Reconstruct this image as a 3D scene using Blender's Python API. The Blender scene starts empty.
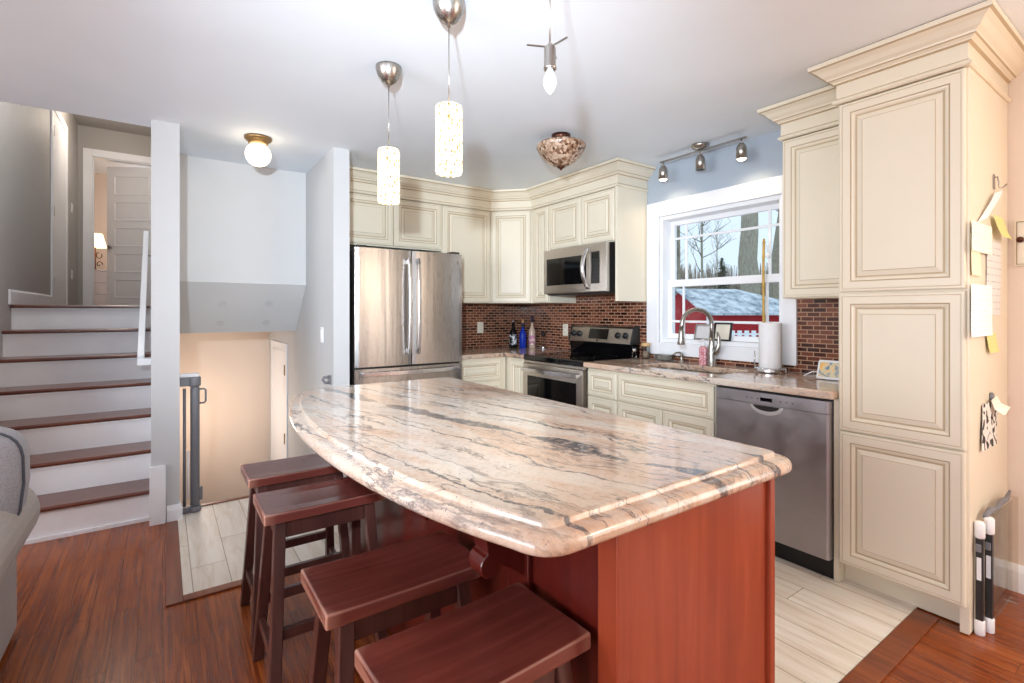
import bpy, bmesh, math, random
from mathutils import Vector, Matrix
random.seed(7)
scene = bpy.context.scene
C = scene.collection
R = math.radians

# ---------------------------------------------------------------- camera, world, lights, exposure
cam_d = bpy.data.cameras.new('camera')
cam_d.sensor_width = 36.0
cam_d.lens = 498.4 / 1024 * 36.0
cam_d.shift_y = -(341.5 - 311.7) / 1024
cam_d.clip_start = 0.05
cam_d.clip_end = 200
cam = bpy.data.objects.new('camera', cam_d)
C.objects.link(cam)
cam.location = (0, 0, 1.29)
cam.rotation_euler = (R(90), 0, R(-35.02))
scene.camera = cam

world = bpy.data.worlds.new('sky')
scene.world = world
world.use_nodes = True
wn = world.node_tree
wn.nodes['Background'].inputs[0].default_value = (0.72, 0.85, 0.98, 1)
wn.nodes['Background'].inputs[1].default_value = 1.08

scene.view_settings.view_transform = 'Standard'
scene.view_settings.look = 'None'
scene.view_settings.gamma = 1.0
scene.view_settings.use_curve_mapping = False
scene.view_settings.exposure = 0.16
scene.cycles.max_bounces = 8
scene.cycles.diffuse_bounces = 5
scene.cycles.glossy_bounces = 4
scene.cycles.transmission_bounces = 6
scene.cycles.sample_clamp_indirect = 6.0
scene.cycles.caustics_reflective = False
scene.cycles.caustics_refractive = False

def area(name, loc, rot, sx, sy, power, color):
    d = bpy.data.lights.new(name, 'AREA')
    d.shape = 'RECTANGLE'; d.size = sx; d.size_y = sy; d.energy = power; d.color = color
    o = bpy.data.objects.new(name, d); C.objects.link(o)
    o.location = loc; o.rotation_euler = rot
    return o
def point(name, loc, power, color, radius=0.05):
    d = bpy.data.lights.new(name, 'POINT'); d.energy = power; d.color = color; d.shadow_soft_size = radius
    o = bpy.data.objects.new(name, d); C.objects.link(o); o.location = loc
    return o
def spot(name, loc, target, power, color, angle, blend, radius):
    d = bpy.data.lights.new(name, 'SPOT'); d.energy = power; d.color = color
    d.spot_size = R(angle); d.spot_blend = blend; d.shadow_soft_size = radius
    o = bpy.data.objects.new(name, d); C.objects.link(o); o.location = loc
    v = Vector(target) - Vector(loc)
    o.rotation_euler = v.to_track_quat('-Z', 'Y').to_euler()
    return o

# unseen area lights added as fill, set in assumed windows behind the camera
area('rear_window_fill', (-0.6, -3.44, 1.45), (R(-90), 0, 0), 4.2, 1.9, 205, (1.0, 0.97, 0.93))
area('side_window_fill', (-4.44, 0.6, 1.45), (0, R(-90), 0), 1.9, 3.6, 200, (0.93, 0.96, 1.0))
area('dining_window_fill', (3.17, -1.7, 1.4), (0, R(90), 0), 1.8, 2.2, 60, (1.0, 0.90, 0.78))
# the photographer's flash, held left of the lens and turned up
spot('camera_flash', (-0.25, 0.0, 1.60), (2.1, 3.7, 1.85), 440, (0.73, 0.87, 1.0), 80, 1.0, 0.045)
# lamps of the dining area, the upper hall, the bedroom and the lower hall, plus an added stair fill
point('dining_lamp', (2.45, -1.3, 1.85), 42, (1.0, 0.74, 0.48), 0.15)
point('upper_hall_lamp', (-0.48, 7.7, 3.5), 16, (1.0, 0.86, 0.72), 0.12)
point('stair_fill', (-0.55, 4.45, 3.45), 38, (0.95, 0.97, 1.0), 0.2)  # unseen fill added to brighten the handrail and risers
point('lower_hall_lamp', (0.22, 5.55, 0.25), 15, (1.0, 0.82, 0.68), 0.2)
point('bedroom_lamp_light', (-0.91, 10.6, 2.62), 10, (1.0, 0.66, 0.34), 0.06)
point('bedroom_daylight', (0.3, 10.6, 3.2), 26, (0.92, 0.94, 1.0), 0.3)

# ---------------------------------------------------------------- mesh helpers
class MB:
    """collects shapes and links them as ONE mesh object"""
    def __init__(s):
        s.v = []; s.f = []; s.m = []; s.sm = []
    def add(s, verts, faces, m=0, smooth=False):
        o = len(s.v)
        s.v += [tuple(p) for p in verts]
        for f in faces:
            s.f.append([i + o for i in f]); s.m.append(m); s.sm.append(smooth)
        return s
    def box(s, x0, x1, y0, y1, z0, z1, m=0):
        x0, x1 = min(x0, x1), max(x0, x1); y0, y1 = min(y0, y1), max(y0, y1); z0, z1 = min(z0, z1), max(z0, z1)
        v = [(x0, y0, z0), (x1, y0, z0), (x1, y1, z0), (x0, y1, z0), (x0, y0, z1), (x1, y0, z1), (x1, y1, z1), (x0, y1, z1)]
        f = [(3, 2, 1, 0), (4, 5, 6, 7), (0, 1, 5, 4), (1, 2, 6, 5), (2, 3, 7, 6), (3, 0, 4, 7)]
        return s.add(v, f, m)
    def hexa(s, bot, top, m=0):
        f = [(3, 2, 1, 0), (4, 5, 6, 7), (0, 1, 5, 4), (1, 2, 6, 5), (2, 3, 7, 6), (3, 0, 4, 7)]
        return s.add(list(bot) + list(top), f, m)
    def beam(s, a, b, w, d, up=(0, 0, 1), m=0):
        a = Vector(a); b = Vector(b); t = (b - a).normalized(); u = Vector(up)
        n = t.cross(u)
        if n.length < 1e-4: n = t.cross(Vector((1, 0, 0)))
        n.normalize(); k = n.cross(t).normalized()
        q = lambda p: [p - n * w / 2 - k * d / 2, p + n * w / 2 - k * d / 2, p + n * w / 2 + k * d / 2, p - n * w / 2 + k * d / 2]
        return s.add(q(a) + q(b), [(0, 1, 2, 3), (7, 6, 5, 4), (4, 5, 1, 0), (5, 6, 2, 1), (6, 7, 3, 2), (7, 4, 0, 3)], m)
    def prism(s, poly, z0, z1, m=0):
        n = len(poly)
        a = sum(poly[i][0] * poly[(i + 1) % n][1] - poly[(i + 1) % n][0] * poly[i][1] for i in range(n))
        if a < 0: poly = poly[::-1]
        v = [(p[0], p[1], z0) for p in poly] + [(p[0], p[1], z1) for p in poly]
        f = [list(range(n))[::-1], list(range(n, 2 * n))] + [(i, (i + 1) % n, (i + 1) % n + n, i + n) for i in range(n)]
        return s.add(v, f, m)
    def loft(s, loops, m=0, smooth=False, cap0=True, cap1=True, mats=None):
        n = len(loops[0]); v = [p for l in loops for p in l]
        o = len(s.v); s.v += [tuple(p) for p in v]
        for k in range(len(loops) - 1):
            for i in range(n):
                j = (i + 1) % n
                s.f.append([o + k * n + i, o + k * n + j, o + (k + 1) * n + j, o + (k + 1) * n + i])
                s.m.append(mats[k] if mats else m); s.sm.append(smooth)
        if cap0: s.f.append([o + i for i in range(n)][::-1]); s.m.append(m); s.sm.append(False)
        if cap1: s.f.append([o + (len(loops) - 1) * n + i for i in range(n)]); s.m.append(mats[-1] if mats else m); s.sm.append(False)
        return s
    def lathe(s, prof, c=(0, 0, 0), seg=28, m=0, axis='z', mats=None, cap=True):
        loops = []
        for r, h in prof:
            r = max(r, 1e-4); l = []
            for i in range(seg):
                a = 2 * math.pi * i / seg
                p = (r * math.cos(a), r * math.sin(a), h)
                if axis == 'x': p = (h, p[0], p[1])
                if axis == 'y': p = (p[1], h, p[0])
                l.append((p[0] + c[0], p[1] + c[1], p[2] + c[2]))
            loops.append(l)
        return s.loft(loops, m, True, cap, cap, mats)
    def tube(s, path, r, seg=10, m=0, closed=False):
        path = [Vector(p) for p in path]; n = len(path); loops = []; last = None
        for i, p in enumerate(path):
            a = path[i - 1] if i else path[0]; b = path[i + 1] if i < n - 1 else path[-1]
            t = (b - a).normalized()
            if last is None:
                u = t.cross(Vector((0, 0, 1)))
                if u.length < 1e-3: u = t.cross(Vector((1, 0, 0)))
            else:
                u = last - t * last.dot(t)
            u.normalize(); last = u; w = t.cross(u)
            rr = r[i] if isinstance(r, (list, tuple)) else r
            loops.append([p + (u * math.cos(2 * math.pi * k / seg) + w * math.sin(2 * math.pi * k / seg)) * rr for k in range(seg)])
        return s.loft(loops, m, True)
    def sweep(s, prof, path, m=0, mats=None):
        """profile (offset to the right of travel, z) swept along an XY path with mitred corners"""
        P = [Vector((p[0], p[1])) for p in path]; n = len(P); loops = []
        for i in range(n):
            d0 = (P[i] - P[i - 1]).normalized() if i else None
            d1 = (P[i + 1] - P[i]).normalized() if i < n - 1 else None
            if d0 is None: d0 = d1
            if d1 is None: d1 = d0
            n0 = Vector((d0.y, -d0.x)); n1 = Vector((d1.y, -d1.x))
            b = (n0 + n1); b = b / (b.length_squared / 2) if b.length > 1e-4 else n0
            loops.append([(P[i].x + b.x * o, P[i].y + b.y * o, z) for o, z in prof])
        o = len(s.v); k = len(prof); s.v += [p for l in loops for p in l]
        for a in range(n - 1):
            for i in range(k):
                j = (i + 1) % k
                s.f.append([o + a * k + i, o + (a + 1) * k + i, o + (a + 1) * k + j, o + a * k + j])
                s.m.append(mats[i] if mats else m); s.sm.append(False)
        s.f.append([o + i for i in range(k)]); s.m.append(m); s.sm.append(False)
        s.f.append([o + (n - 1) * k + i for i in range(k)][::-1]); s.m.append(m); s.sm.append(False)
        return s
    def panel(s, x0, x1, z0, z1, yf, thick=0.02, k=1.0):
        """raised panel door: local front toward -y, face plane at yf, slots 0 paint / 1 glaze"""
        w = min(x1 - x0, z1 - z0); k = min(k, w / 0.235)
        steps = [(0, thick, 0), (0, .004, 0), (.0045, 0, 0), (.0115 * k, 0, 0), (.0135 * k, .0016, 1), (.016 * k, 0, 0), (.046 * k, 0, 0), (.0485 * k, .003, 1), (.051 * k, .0012, 1), (.058 * k, .003, 0), (.064 * k, .0085, 0),
                 (.0665 * k, .0095, 1), (.0715 * k, .0095, 1), (.092 * k, .0035, 0), (.0945 * k, .0015, 1), (.098 * k, .0015, 0)]
        loops = []; mats = []
        for d, y, mm in steps:
            loops.append([(x0 + d, yf + y, z0 + d), (x1 - d, yf + y, z0 + d), (x1 - d, yf + y, z1 - d), (x0 + d, yf + y, z1 - d)])
            mats.append(mm)
        return s.loft(loops, 0, False, True, True, mats[1:] + [0])
    def build(s, name, mats, parent=None, bevel=0, seg=2, loc=None, sub=0):
        me = bpy.data.meshes.new(name)
        me.from_pydata(s.v, [], s.f)
        if not isinstance(mats, (list, tuple)): mats = [mats]
        for mt in mats: me.materials.append(mt)
        me.polygons.foreach_set('material_index', s.m)
        me.polygons.foreach_set('use_smooth', s.sm)
        bm = bmesh.new(); bm.from_mesh(me); bmesh.ops.recalc_face_normals(bm, faces=bm.faces); bm.to_mesh(me); bm.free()
        me.update()
        o = bpy.data.objects.new(name, me); C.objects.link(o)
        if parent: o.parent = parent
        if loc: o.location = loc
        if bevel:
            b = o.modifiers.new('bevel', 'BEVEL'); b.width = bevel; b.segments = seg; b.limit_method = 'ANGLE'; b.angle_limit = R(40); b.harden_normals = False
        if sub:
            q = o.modifiers.new('sub', 'SUBSURF'); q.levels = sub; q.render_levels = sub
        return o

def thing(name, label, cat, loc=(0, 0, 0), rz=0, group=None):
    o = bpy.data.objects.new(name, None); C.objects.link(o)
    o.empty_display_size = 0.05
    o.location = loc; o.rotation_euler = (0, 0, R(rz))
    o['label'] = label; o['category'] = cat
    if group: o['group'] = group
    return o
def tag(o, label, cat, group=None):
    o['label'] = label; o['category'] = cat
    if group: o['group'] = group
    return o
def struct(o):
    o['kind'] = 'structure'; return o
def rrect(x0, x1, y0, y1, r, n=5):
    out = []
    for cx, cy, a in ((x1 - r, y1 - r, 0), (x0 + r, y1 - r, 90), (x0 + r, y0 + r, 180), (x1 - r, y0 + r, 270)):
        for i in range(n + 1):
            t = R(a + 90 * i / n); out.append((cx + r * math.cos(t), cy + r * math.sin(t)))
    return out

# ---------------------------------------------------------------- materials
def S(r, g, b):
    f = lambda c: (c / 255 / 12.92) if c / 255 <= 0.04045 else ((c / 255 + 0.055) / 1.055) ** 2.4
    return (f(r), f(g), f(b), 1)
class NT:
    def __init__(s, name):
        s.mat = bpy.data.materials.new(name); s.mat.use_nodes = True
        s.t = s.mat.node_tree; s.b = s.t.nodes['Principled BSDF']
    def n(s, kind, **kw):
        x = s.t.nodes.new(kind)
        for k, v in kw.items():
            if k.startswith('i_'):
                key = k[2:]; key = int(key) if key.isdigit() else key
                x.inputs[key].default_value = v
            else: setattr(x, k, v)
        return x
    def l(s, a, b): s.t.links.new(a, b)
    def ramp(s, fac, stops, interp='LINEAR'):
        r = s.n('ShaderNodeValToRGB'); r.color_ramp.interpolation = interp
        e = r.color_ramp.elements
        while len(e) < len(stops): e.new(0.5)
        for i, (p, c) in enumerate(stops):
            e[i].position = p; e[i].color = c if len(c) == 4 else (*c, 1)
        s.l(fac, r.inputs[0]); return r.outputs[0]
    def math(s, op, a, b=None, c=None):
        m = s.n('ShaderNodeMath', operation=op)
        for i, x in enumerate((a, b, c)):
            if x is None: continue
            if isinstance(x, (int, float)): m.inputs[i].default_value = x
            else: s.l(x, m.inputs[i])
        return m.outputs[0]
    def mix(s, fac, a, b, blend='MIX'):
        m = s.n('ShaderNodeMix', data_type='RGBA', blend_type=blend)
        for sock, x in ((m.inputs[0], fac), (m.inputs[6], a), (m.inputs[7], b)):
            if isinstance(x, (int, float)): sock.default_value = x
            elif isinstance(x, tuple): sock.default_value = x
            else: s.l(x, sock)
        return m.outputs[2]
    def co(s, rot=(0, 0, 0), scale=(1, 1, 1), loc=(0, 0, 0)):
        tc = s.n('ShaderNodeTexCoord'); mp = s.n('ShaderNodeMapping')
        mp.inputs['Rotation'].default_value = rot; mp.inputs['Scale'].default_value = scale; mp.inputs['Location'].default_value = loc
        s.l(tc.outputs['Object'], mp.inputs[0]); return mp.outputs[0]
    def noise(s, vec, scale, detail=4, rough=0.5, dist=0.0):
        x = s.n('ShaderNodeTexNoise'); x.inputs['Scale'].default_value = scale; x.inputs['Detail'].default_value = detail
        x.inputs['Roughness'].default_value = rough; x.inputs['Distortion'].default_value = dist
        if vec is not None: s.l(vec, x.inputs['Vector'])
        return x.outputs['Fac']
    def bump(s, h, strength, dist=0.01):
        b = s.n('ShaderNodeBump'); b.inputs['Strength'].default_value = strength; b.inputs['Distance'].default_value = dist
        s.l(h, b.inputs['Height']); s.l(b.outputs[0], s.b.inputs['Normal'])
    def set(s, **kw):
        for k, v in kw.items():
            s.b.inputs[k.replace('_', ' ')].default_value = v
        return s.mat
def plain(name, col, rough=0.5, metal=0.0, var=0.04, scale=6, **kw):
    t = NT(name); v = t.noise(t.co(), scale, 3)
    c = t.ramp(v, [(0.3, tuple(x * (1 - var) for x in col[:3])), (0.7, tuple(min(1, x * (1 + var)) for x in col[:3]))])
    t.l(c, t.b.inputs['Base Color'])
    return t.set(Roughness=rough, Metallic=metal, **kw)
def painted(name, col, rough=0.45):
    t = NT(name); v = t.noise(t.co(), 1.5, 3)
    c = t.ramp(v, [(0.3, tuple(x * 0.97 for x in col[:3])), (0.7, tuple(min(1, x * 1.02) for x in col[:3]))])
    t.l(c, t.b.inputs['Base Color']); t.bump(t.noise(t.co(), 240, 2), 0.06, 0.002)
    return t.set(Roughness=rough)
def emissive(name, col, strength, base=(0.9, 0.9, 0.9, 1)):
    t = NT(name); v = t.noise(t.co(), 4, 2)
    t.l(t.ramp(v, [(0, tuple(c * 0.97 for c in col[:3])), (1, col)]), t.b.inputs['Emission Color'])
    return t.set(Base_Color=base, Emission_Strength=strength, Roughness=0.3)
def steel(name, col, rough, streak=(1, 1, 60), wob=0.0):
    t = NT(name); v = t.noise(t.co(scale=streak), 12, 3)
    t.l(t.ramp(v, [(0.35, tuple(c * 0.92 for c in col[:3])), (0.65, col)]), t.b.inputs['Base Color'])
    t.l(t.ramp(v, [(0.3, (rough * 0.85,) * 3), (0.7, (rough * 1.15,) * 3)]), t.b.inputs['Roughness'])
    if wob:
        t.bump(t.noise(t.co(scale=(9, 9, 0.35)), 1.0, 2), wob, 0.05)
    return t.set(Metallic=1.0)

M = {}
M['ceiling'] = painted('ceiling_paint', S(237, 244, 251), 0.7)
M['wall'] = painted('wall_paint', S(199, 200, 201), 0.6)
M['wall_blue'] = painted('blue_grey_wall_paint', S(172, 182, 194), 0.55)
M['wall_white'] = painted('white_wall_paint', S(222, 221, 220), 0.6)
M['wall_beige'] = painted('beige_and_warm_lit_paint', S(224, 207, 192), 0.6)  # on wall_dining the beige carries warm light put into the colour
M['wall_hall'] = painted('hall_wall_paint', S(178, 174, 170), 0.6)
M['white'] = plain('white_trim_paint', S(240, 241, 244), 0.35, var=0.015)
M['riser'] = plain('riser_paint', S(247, 247, 249), 0.4, var=0.03)
M['cream'] = plain('cream_cabinet_paint', S(232, 222, 201), 0.38, var=0.015, scale=3)
M['glaze'] = plain('brown_glaze', S(192, 172, 140), 0.5, var=0.06)
M['steel'] = steel('brushed_stainless', S(212, 204, 196), 0.32, (1, 1, 60))
M['fridge_steel'] = steel('fridge_stainless', S(178, 171, 166), 0.30, (40, 40, 1), 0.12)
M['dw_steel'] = steel('dishwasher_stainless', S(184, 180, 184), 0.46, (1, 60, 1))
M['nickel'] = steel('satin_nickel', S(176, 170, 163), 0.28, (30, 30, 1))
M['handle'] = steel('polished_steel', S(225, 224, 226), 0.18, (20, 20, 1))
M['black'] = plain('black_glass', S(10, 10, 12), 0.06, var=0.02)
M['blackp'] = plain('black_plastic', S(22, 22, 24), 0.42, var=0.05)
M['dark'] = plain('dark_grey_enamel', S(38, 36, 36), 0.4, var=0.05)
M['gate_grey'] = plain('grey_gate_plastic', S(122, 122, 128), 0.45, var=0.04)
M['copper'] = plain('dark_bronze', S(88, 52, 40), 0.3, 0.8, var=0.15, scale=40)
M['brass'] = plain('aged_brass', S(150, 120, 80), 0.35, 0.8, var=0.1)
M['bulb'] = plain('frosted_bulb', S(246, 247, 250), 0.3, var=0.01)
M['linen_paper'] = plain('paper_towel', S(240, 240, 241), 0.9, var=0.02, scale=60)
M['globe'] = emissive('lit_globe_glass', (1.0, 0.82, 0.56, 1), 4.5)
M['spot_glow'] = emissive('lit_spot_lamp', (1.0, 0.83, 0.55, 1), 7.0)
M['lamp_shade'] = emissive('lit_lamp_shade', (1.0, 0.72, 0.38, 1), 3.0)

def m_shade():
    t = NT('speckled_glowing_glass')
    v = t.n('ShaderNodeTexVoronoi'); v.inputs['Scale'].default_value = 95; t.l(t.co(scale=(1, 1, 0.8)), v.inputs['Vector'])
    sc_ = t.n('ShaderNodeSeparateColor'); t.l(v.outputs['Color'], sc_.inputs[0])
    spots = t.math('MULTIPLY', t.ramp(sc_.outputs[0], [(0.58, (0, 0, 0)), (0.62, (1, 1, 1))]), t.ramp(v.outputs['Distance'], [(0.45, (1, 1, 1)), (0.62, (0, 0, 0))]))
    sep = t.n('ShaderNodeSeparateXYZ'); tc = t.n('ShaderNodeTexCoord'); t.l(tc.outputs['Object'], sep.inputs[0])
    col = t.mix(spots, (1.0, 0.80, 0.52, 1), t.mix(sc_.outputs[1], (0.10, 0.055, 0.02, 1), (0.30, 0.17, 0.06, 1)))
    t.l(col, t.b.inputs['Emission Color']); t.l(col, t.b.inputs['Base Color'])
    st = t.ramp(t.math('ADD', t.math('MULTIPLY', sep.outputs['Z'], 3.6), 1.0), [(0.0, (1, 1, 1)), (0.62, (1, 1, 1)), (1.0, (0.32, 0.32, 0.32))])
    t.l(t.math('MULTIPLY', st, 2.6), t.b.inputs['Emission Strength'])
    return t.set(Roughness=0.25)
M['shade'] = m_shade()

def m_bowl():
    t = NT('brown_mosaic_glass')
    v = t.n('ShaderNodeTexVoronoi'); v.inputs['Scale'].default_value = 58; t.l(t.co(), v.inputs['Vector'])
    c = t.ramp(v.outputs['Color'], [(0.15, S(84, 54, 38)), (0.38, S(150, 116, 92)), (0.6, S(196, 172, 150)), (0.85, S(112, 76, 56))])
    t.l(c, t.b.inputs['Base Color']); t.bump(v.outputs['Distance'], 0.4, 0.004)
    return t.set(Roughness=0.15)
M['bowl'] = m_bowl()

def m_floor():
    t = NT('oak_floor_boards')
    co = t.co(rot=(0, 0, R(90)))
    br = t.n('ShaderNodeTexBrick', offset=0.37, squash=1.0)
    br.inputs['Scale'].default_value = 1.0; br.inputs['Mortar Size'].default_value = 0.0008; br.inputs['Brick Width'].default_value = 1.15; br.inputs['Row Height'].default_value = 0.083
    br.inputs['Color1'].default_value = (0, 0, 0, 1); br.inputs['Color2'].default_value = (1, 1, 1, 1); br.inputs['Mortar'].default_value = (0.5, 0.5, 0.5, 1); br.inputs['Bias'].default_value = 0
    t.l(co, br.inputs['Vector'])
    vo = t.n('ShaderNodeVectorMath', operation='ADD'); t.l(t.co(scale=(1, 1, 1)), vo.inputs[0])
    cx = t.n('ShaderNodeCombineXYZ'); t.l(t.math('MULTIPLY', br.outputs['Color'], 7.0), cx.inputs[1]); t.l(cx.outputs[0], vo.inputs[1])
    mp = t.n('ShaderNodeMapping'); mp.inputs['Scale'].default_value = (48, 1.5, 1); t.l(vo.outputs[0], mp.inputs[0])
    g = t.noise(mp.outputs[0], 1.5, 7, 0.62, 0.9)
    c1 = t.ramp(g, [(0.30, S(66, 26, 11)), (0.43, S(118, 52, 21)), (0.56, S(156, 78, 32)), (0.78, S(192, 112, 54))])
    c2 = t.mix(t.math('MULTIPLY', br.outputs['Color'], 0.25), c1, S(104, 46, 24))
    c3 = t.mix(br.outputs['Fac'], c2, S(40, 16, 10))
    big = t.noise(t.co(), 1.1, 3)
    c4 = t.mix(t.ramp(big, [(0.42, (0, 0, 0)), (0.68, (0.3, 0.3, 0.3))]), c3, S(196, 112, 60))
    t.l(c4, t.b.inputs['Base Color'])
    t.l(t.ramp(g, [(0.2, (0.30,) * 3), (0.8, (0.22,) * 3)]), t.b.inputs['Roughness'])
    t.bump(t.math('ADD', t.math('MULTIPLY', g, 0.25), t.math('MULTIPLY', br.outputs['Fac'], -1.0)), 0.12, 0.004)
    return t.set(Coat_Weight=0.06, Coat_Roughness=0.15, Specular_IOR_Level=0.35)
M['floor'] = m_floor()

def m_tile():
    t = NT('washed_wood_look_tile')
    br = t.n('ShaderNodeTexBrick', offset=0.33)
    br.inputs['Scale'].default_value = 1.0; br.inputs['Mortar Size'].default_value = 0.0022; br.inputs['Brick Width'].default_value = 0.92; br.inputs['Row Height'].default_value = 0.155
    br.inputs['Color1'].default_value = (0, 0, 0, 1); br.inputs['Color2'].default_value = (1, 1, 1, 1); br.inputs['Mortar'].default_value = (0.5, 0.5, 0.5, 1)
    t.l(t.co(rot=(0, 0, R(90)), loc=(0.2, 0.04, 0)), br.inputs['Vector'])
    cx = t.n('ShaderNodeCombineXYZ'); t.l(t.math('MULTIPLY', br.outputs['Color'], 9.0), cx.inputs[1])
    vo = t.n('ShaderNodeVectorMath', operation='ADD'); t.l(t.co(), vo.inputs[0]); t.l(cx.outputs[0], vo.inputs[1])
    mp = t.n('ShaderNodeMapping'); mp.inputs['Scale'].default_value = (14, 1.7, 1); t.l(vo.outputs[0], mp.inputs[0])
    g = t.noise(mp.outputs[0], 1.5, 6, 0.62, 0.8)
    c = t.ramp(g, [(0.25, S(198, 180, 160)), (0.40, S(226, 214, 198)), (0.56, S(240, 233, 222)), (0.8, S(247, 243, 236))])
    c = t.mix(t.math('MULTIPLY', br.outputs['Color'], 0.25), c, S(214, 198, 176))
    t.l(t.mix(br.outputs['Fac'], c, S(168, 152, 132)), t.b.inputs['Base Color'])
    t.bump(t.math('MULTIPLY', br.outputs['Fac'], -1.0), 0.25, 0.003)
    return t.set(Roughness=0.38)
M['tile'] = m_tile()

def m_wood(name, dark, mid, light, axis, rough=0.3, coat=0.2, sc=3.0, wear=None):
    t = NT(name); s = [22, 22, 22]; s['xyz'.index(axis)] = 1.6
    oi = t.n('ShaderNodeObjectInfo'); cx = t.n('ShaderNodeCombineXYZ'); t.l(t.math('MULTIPLY', oi.outputs['Random'], 5.0), cx.inputs[0])
    vo = t.n('ShaderNodeVectorMath', operation='ADD'); t.l(t.co(), vo.inputs[0]); t.l(cx.outputs[0], vo.inputs[1])
    mp = t.n('ShaderNodeMapping'); mp.inputs['Scale'].default_value = s; t.l(vo.outputs[0], mp.inputs[0])
    g = t.noise(mp.outputs[0], 1.2, 5, 0.55, 0.7); b = t.noise(vo.outputs[0], sc, 3)
    c = t.ramp(g, [(0.25, dark), (0.55, mid), (0.8, light)])
    c = t.mix(t.ramp(b, [(0.35, (0, 0, 0)), (0.75, (0.35, 0.35, 0.35))]), c, light)
    if wear:
        ge = t.n('ShaderNodeNewGeometry')
        c = t.mix(t.ramp(ge.outputs['Pointiness'], [(0.53, (0, 0, 0)), (0.58, (1, 1, 1))]), c, wear)
    t.l(c, t.b.inputs['Base Color']); t.bump(g, 0.05, 0.002)
    return t.set(Roughness=rough, Coat_Weight=coat, Coat_Roughness=0.15)
M['cherry'] = m_wood('cherry_stained_panel', S(130, 50, 28), S(150, 62, 36), S(166, 78, 48), 'z', 0.34, 0.3)
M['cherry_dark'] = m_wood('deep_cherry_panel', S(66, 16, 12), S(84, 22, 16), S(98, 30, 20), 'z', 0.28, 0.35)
M['stool'] = m_wood('dark_stool_wood', S(84, 38, 32), S(104, 49, 42), S(128, 66, 56), 'x', 0.27, 0.3, 5.0, S(214, 160, 136))
M['stool_leg'] = m_wood('dark_stool_leg_wood', S(58, 32, 28), S(78, 45, 40), S(98, 60, 52), 'z', 0.3, 0.25)
M['tread'] = m_wood('stair_tread_wood', S(70, 32, 22), S(98, 48, 32), S(124, 66, 44), 'x', 0.28, 0.3)
M['trimwood'] = m_wood('floor_border_wood', S(88, 40, 20), S(126, 62, 31), S(154, 84, 44), 'y', 0.3, 0.2)

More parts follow.
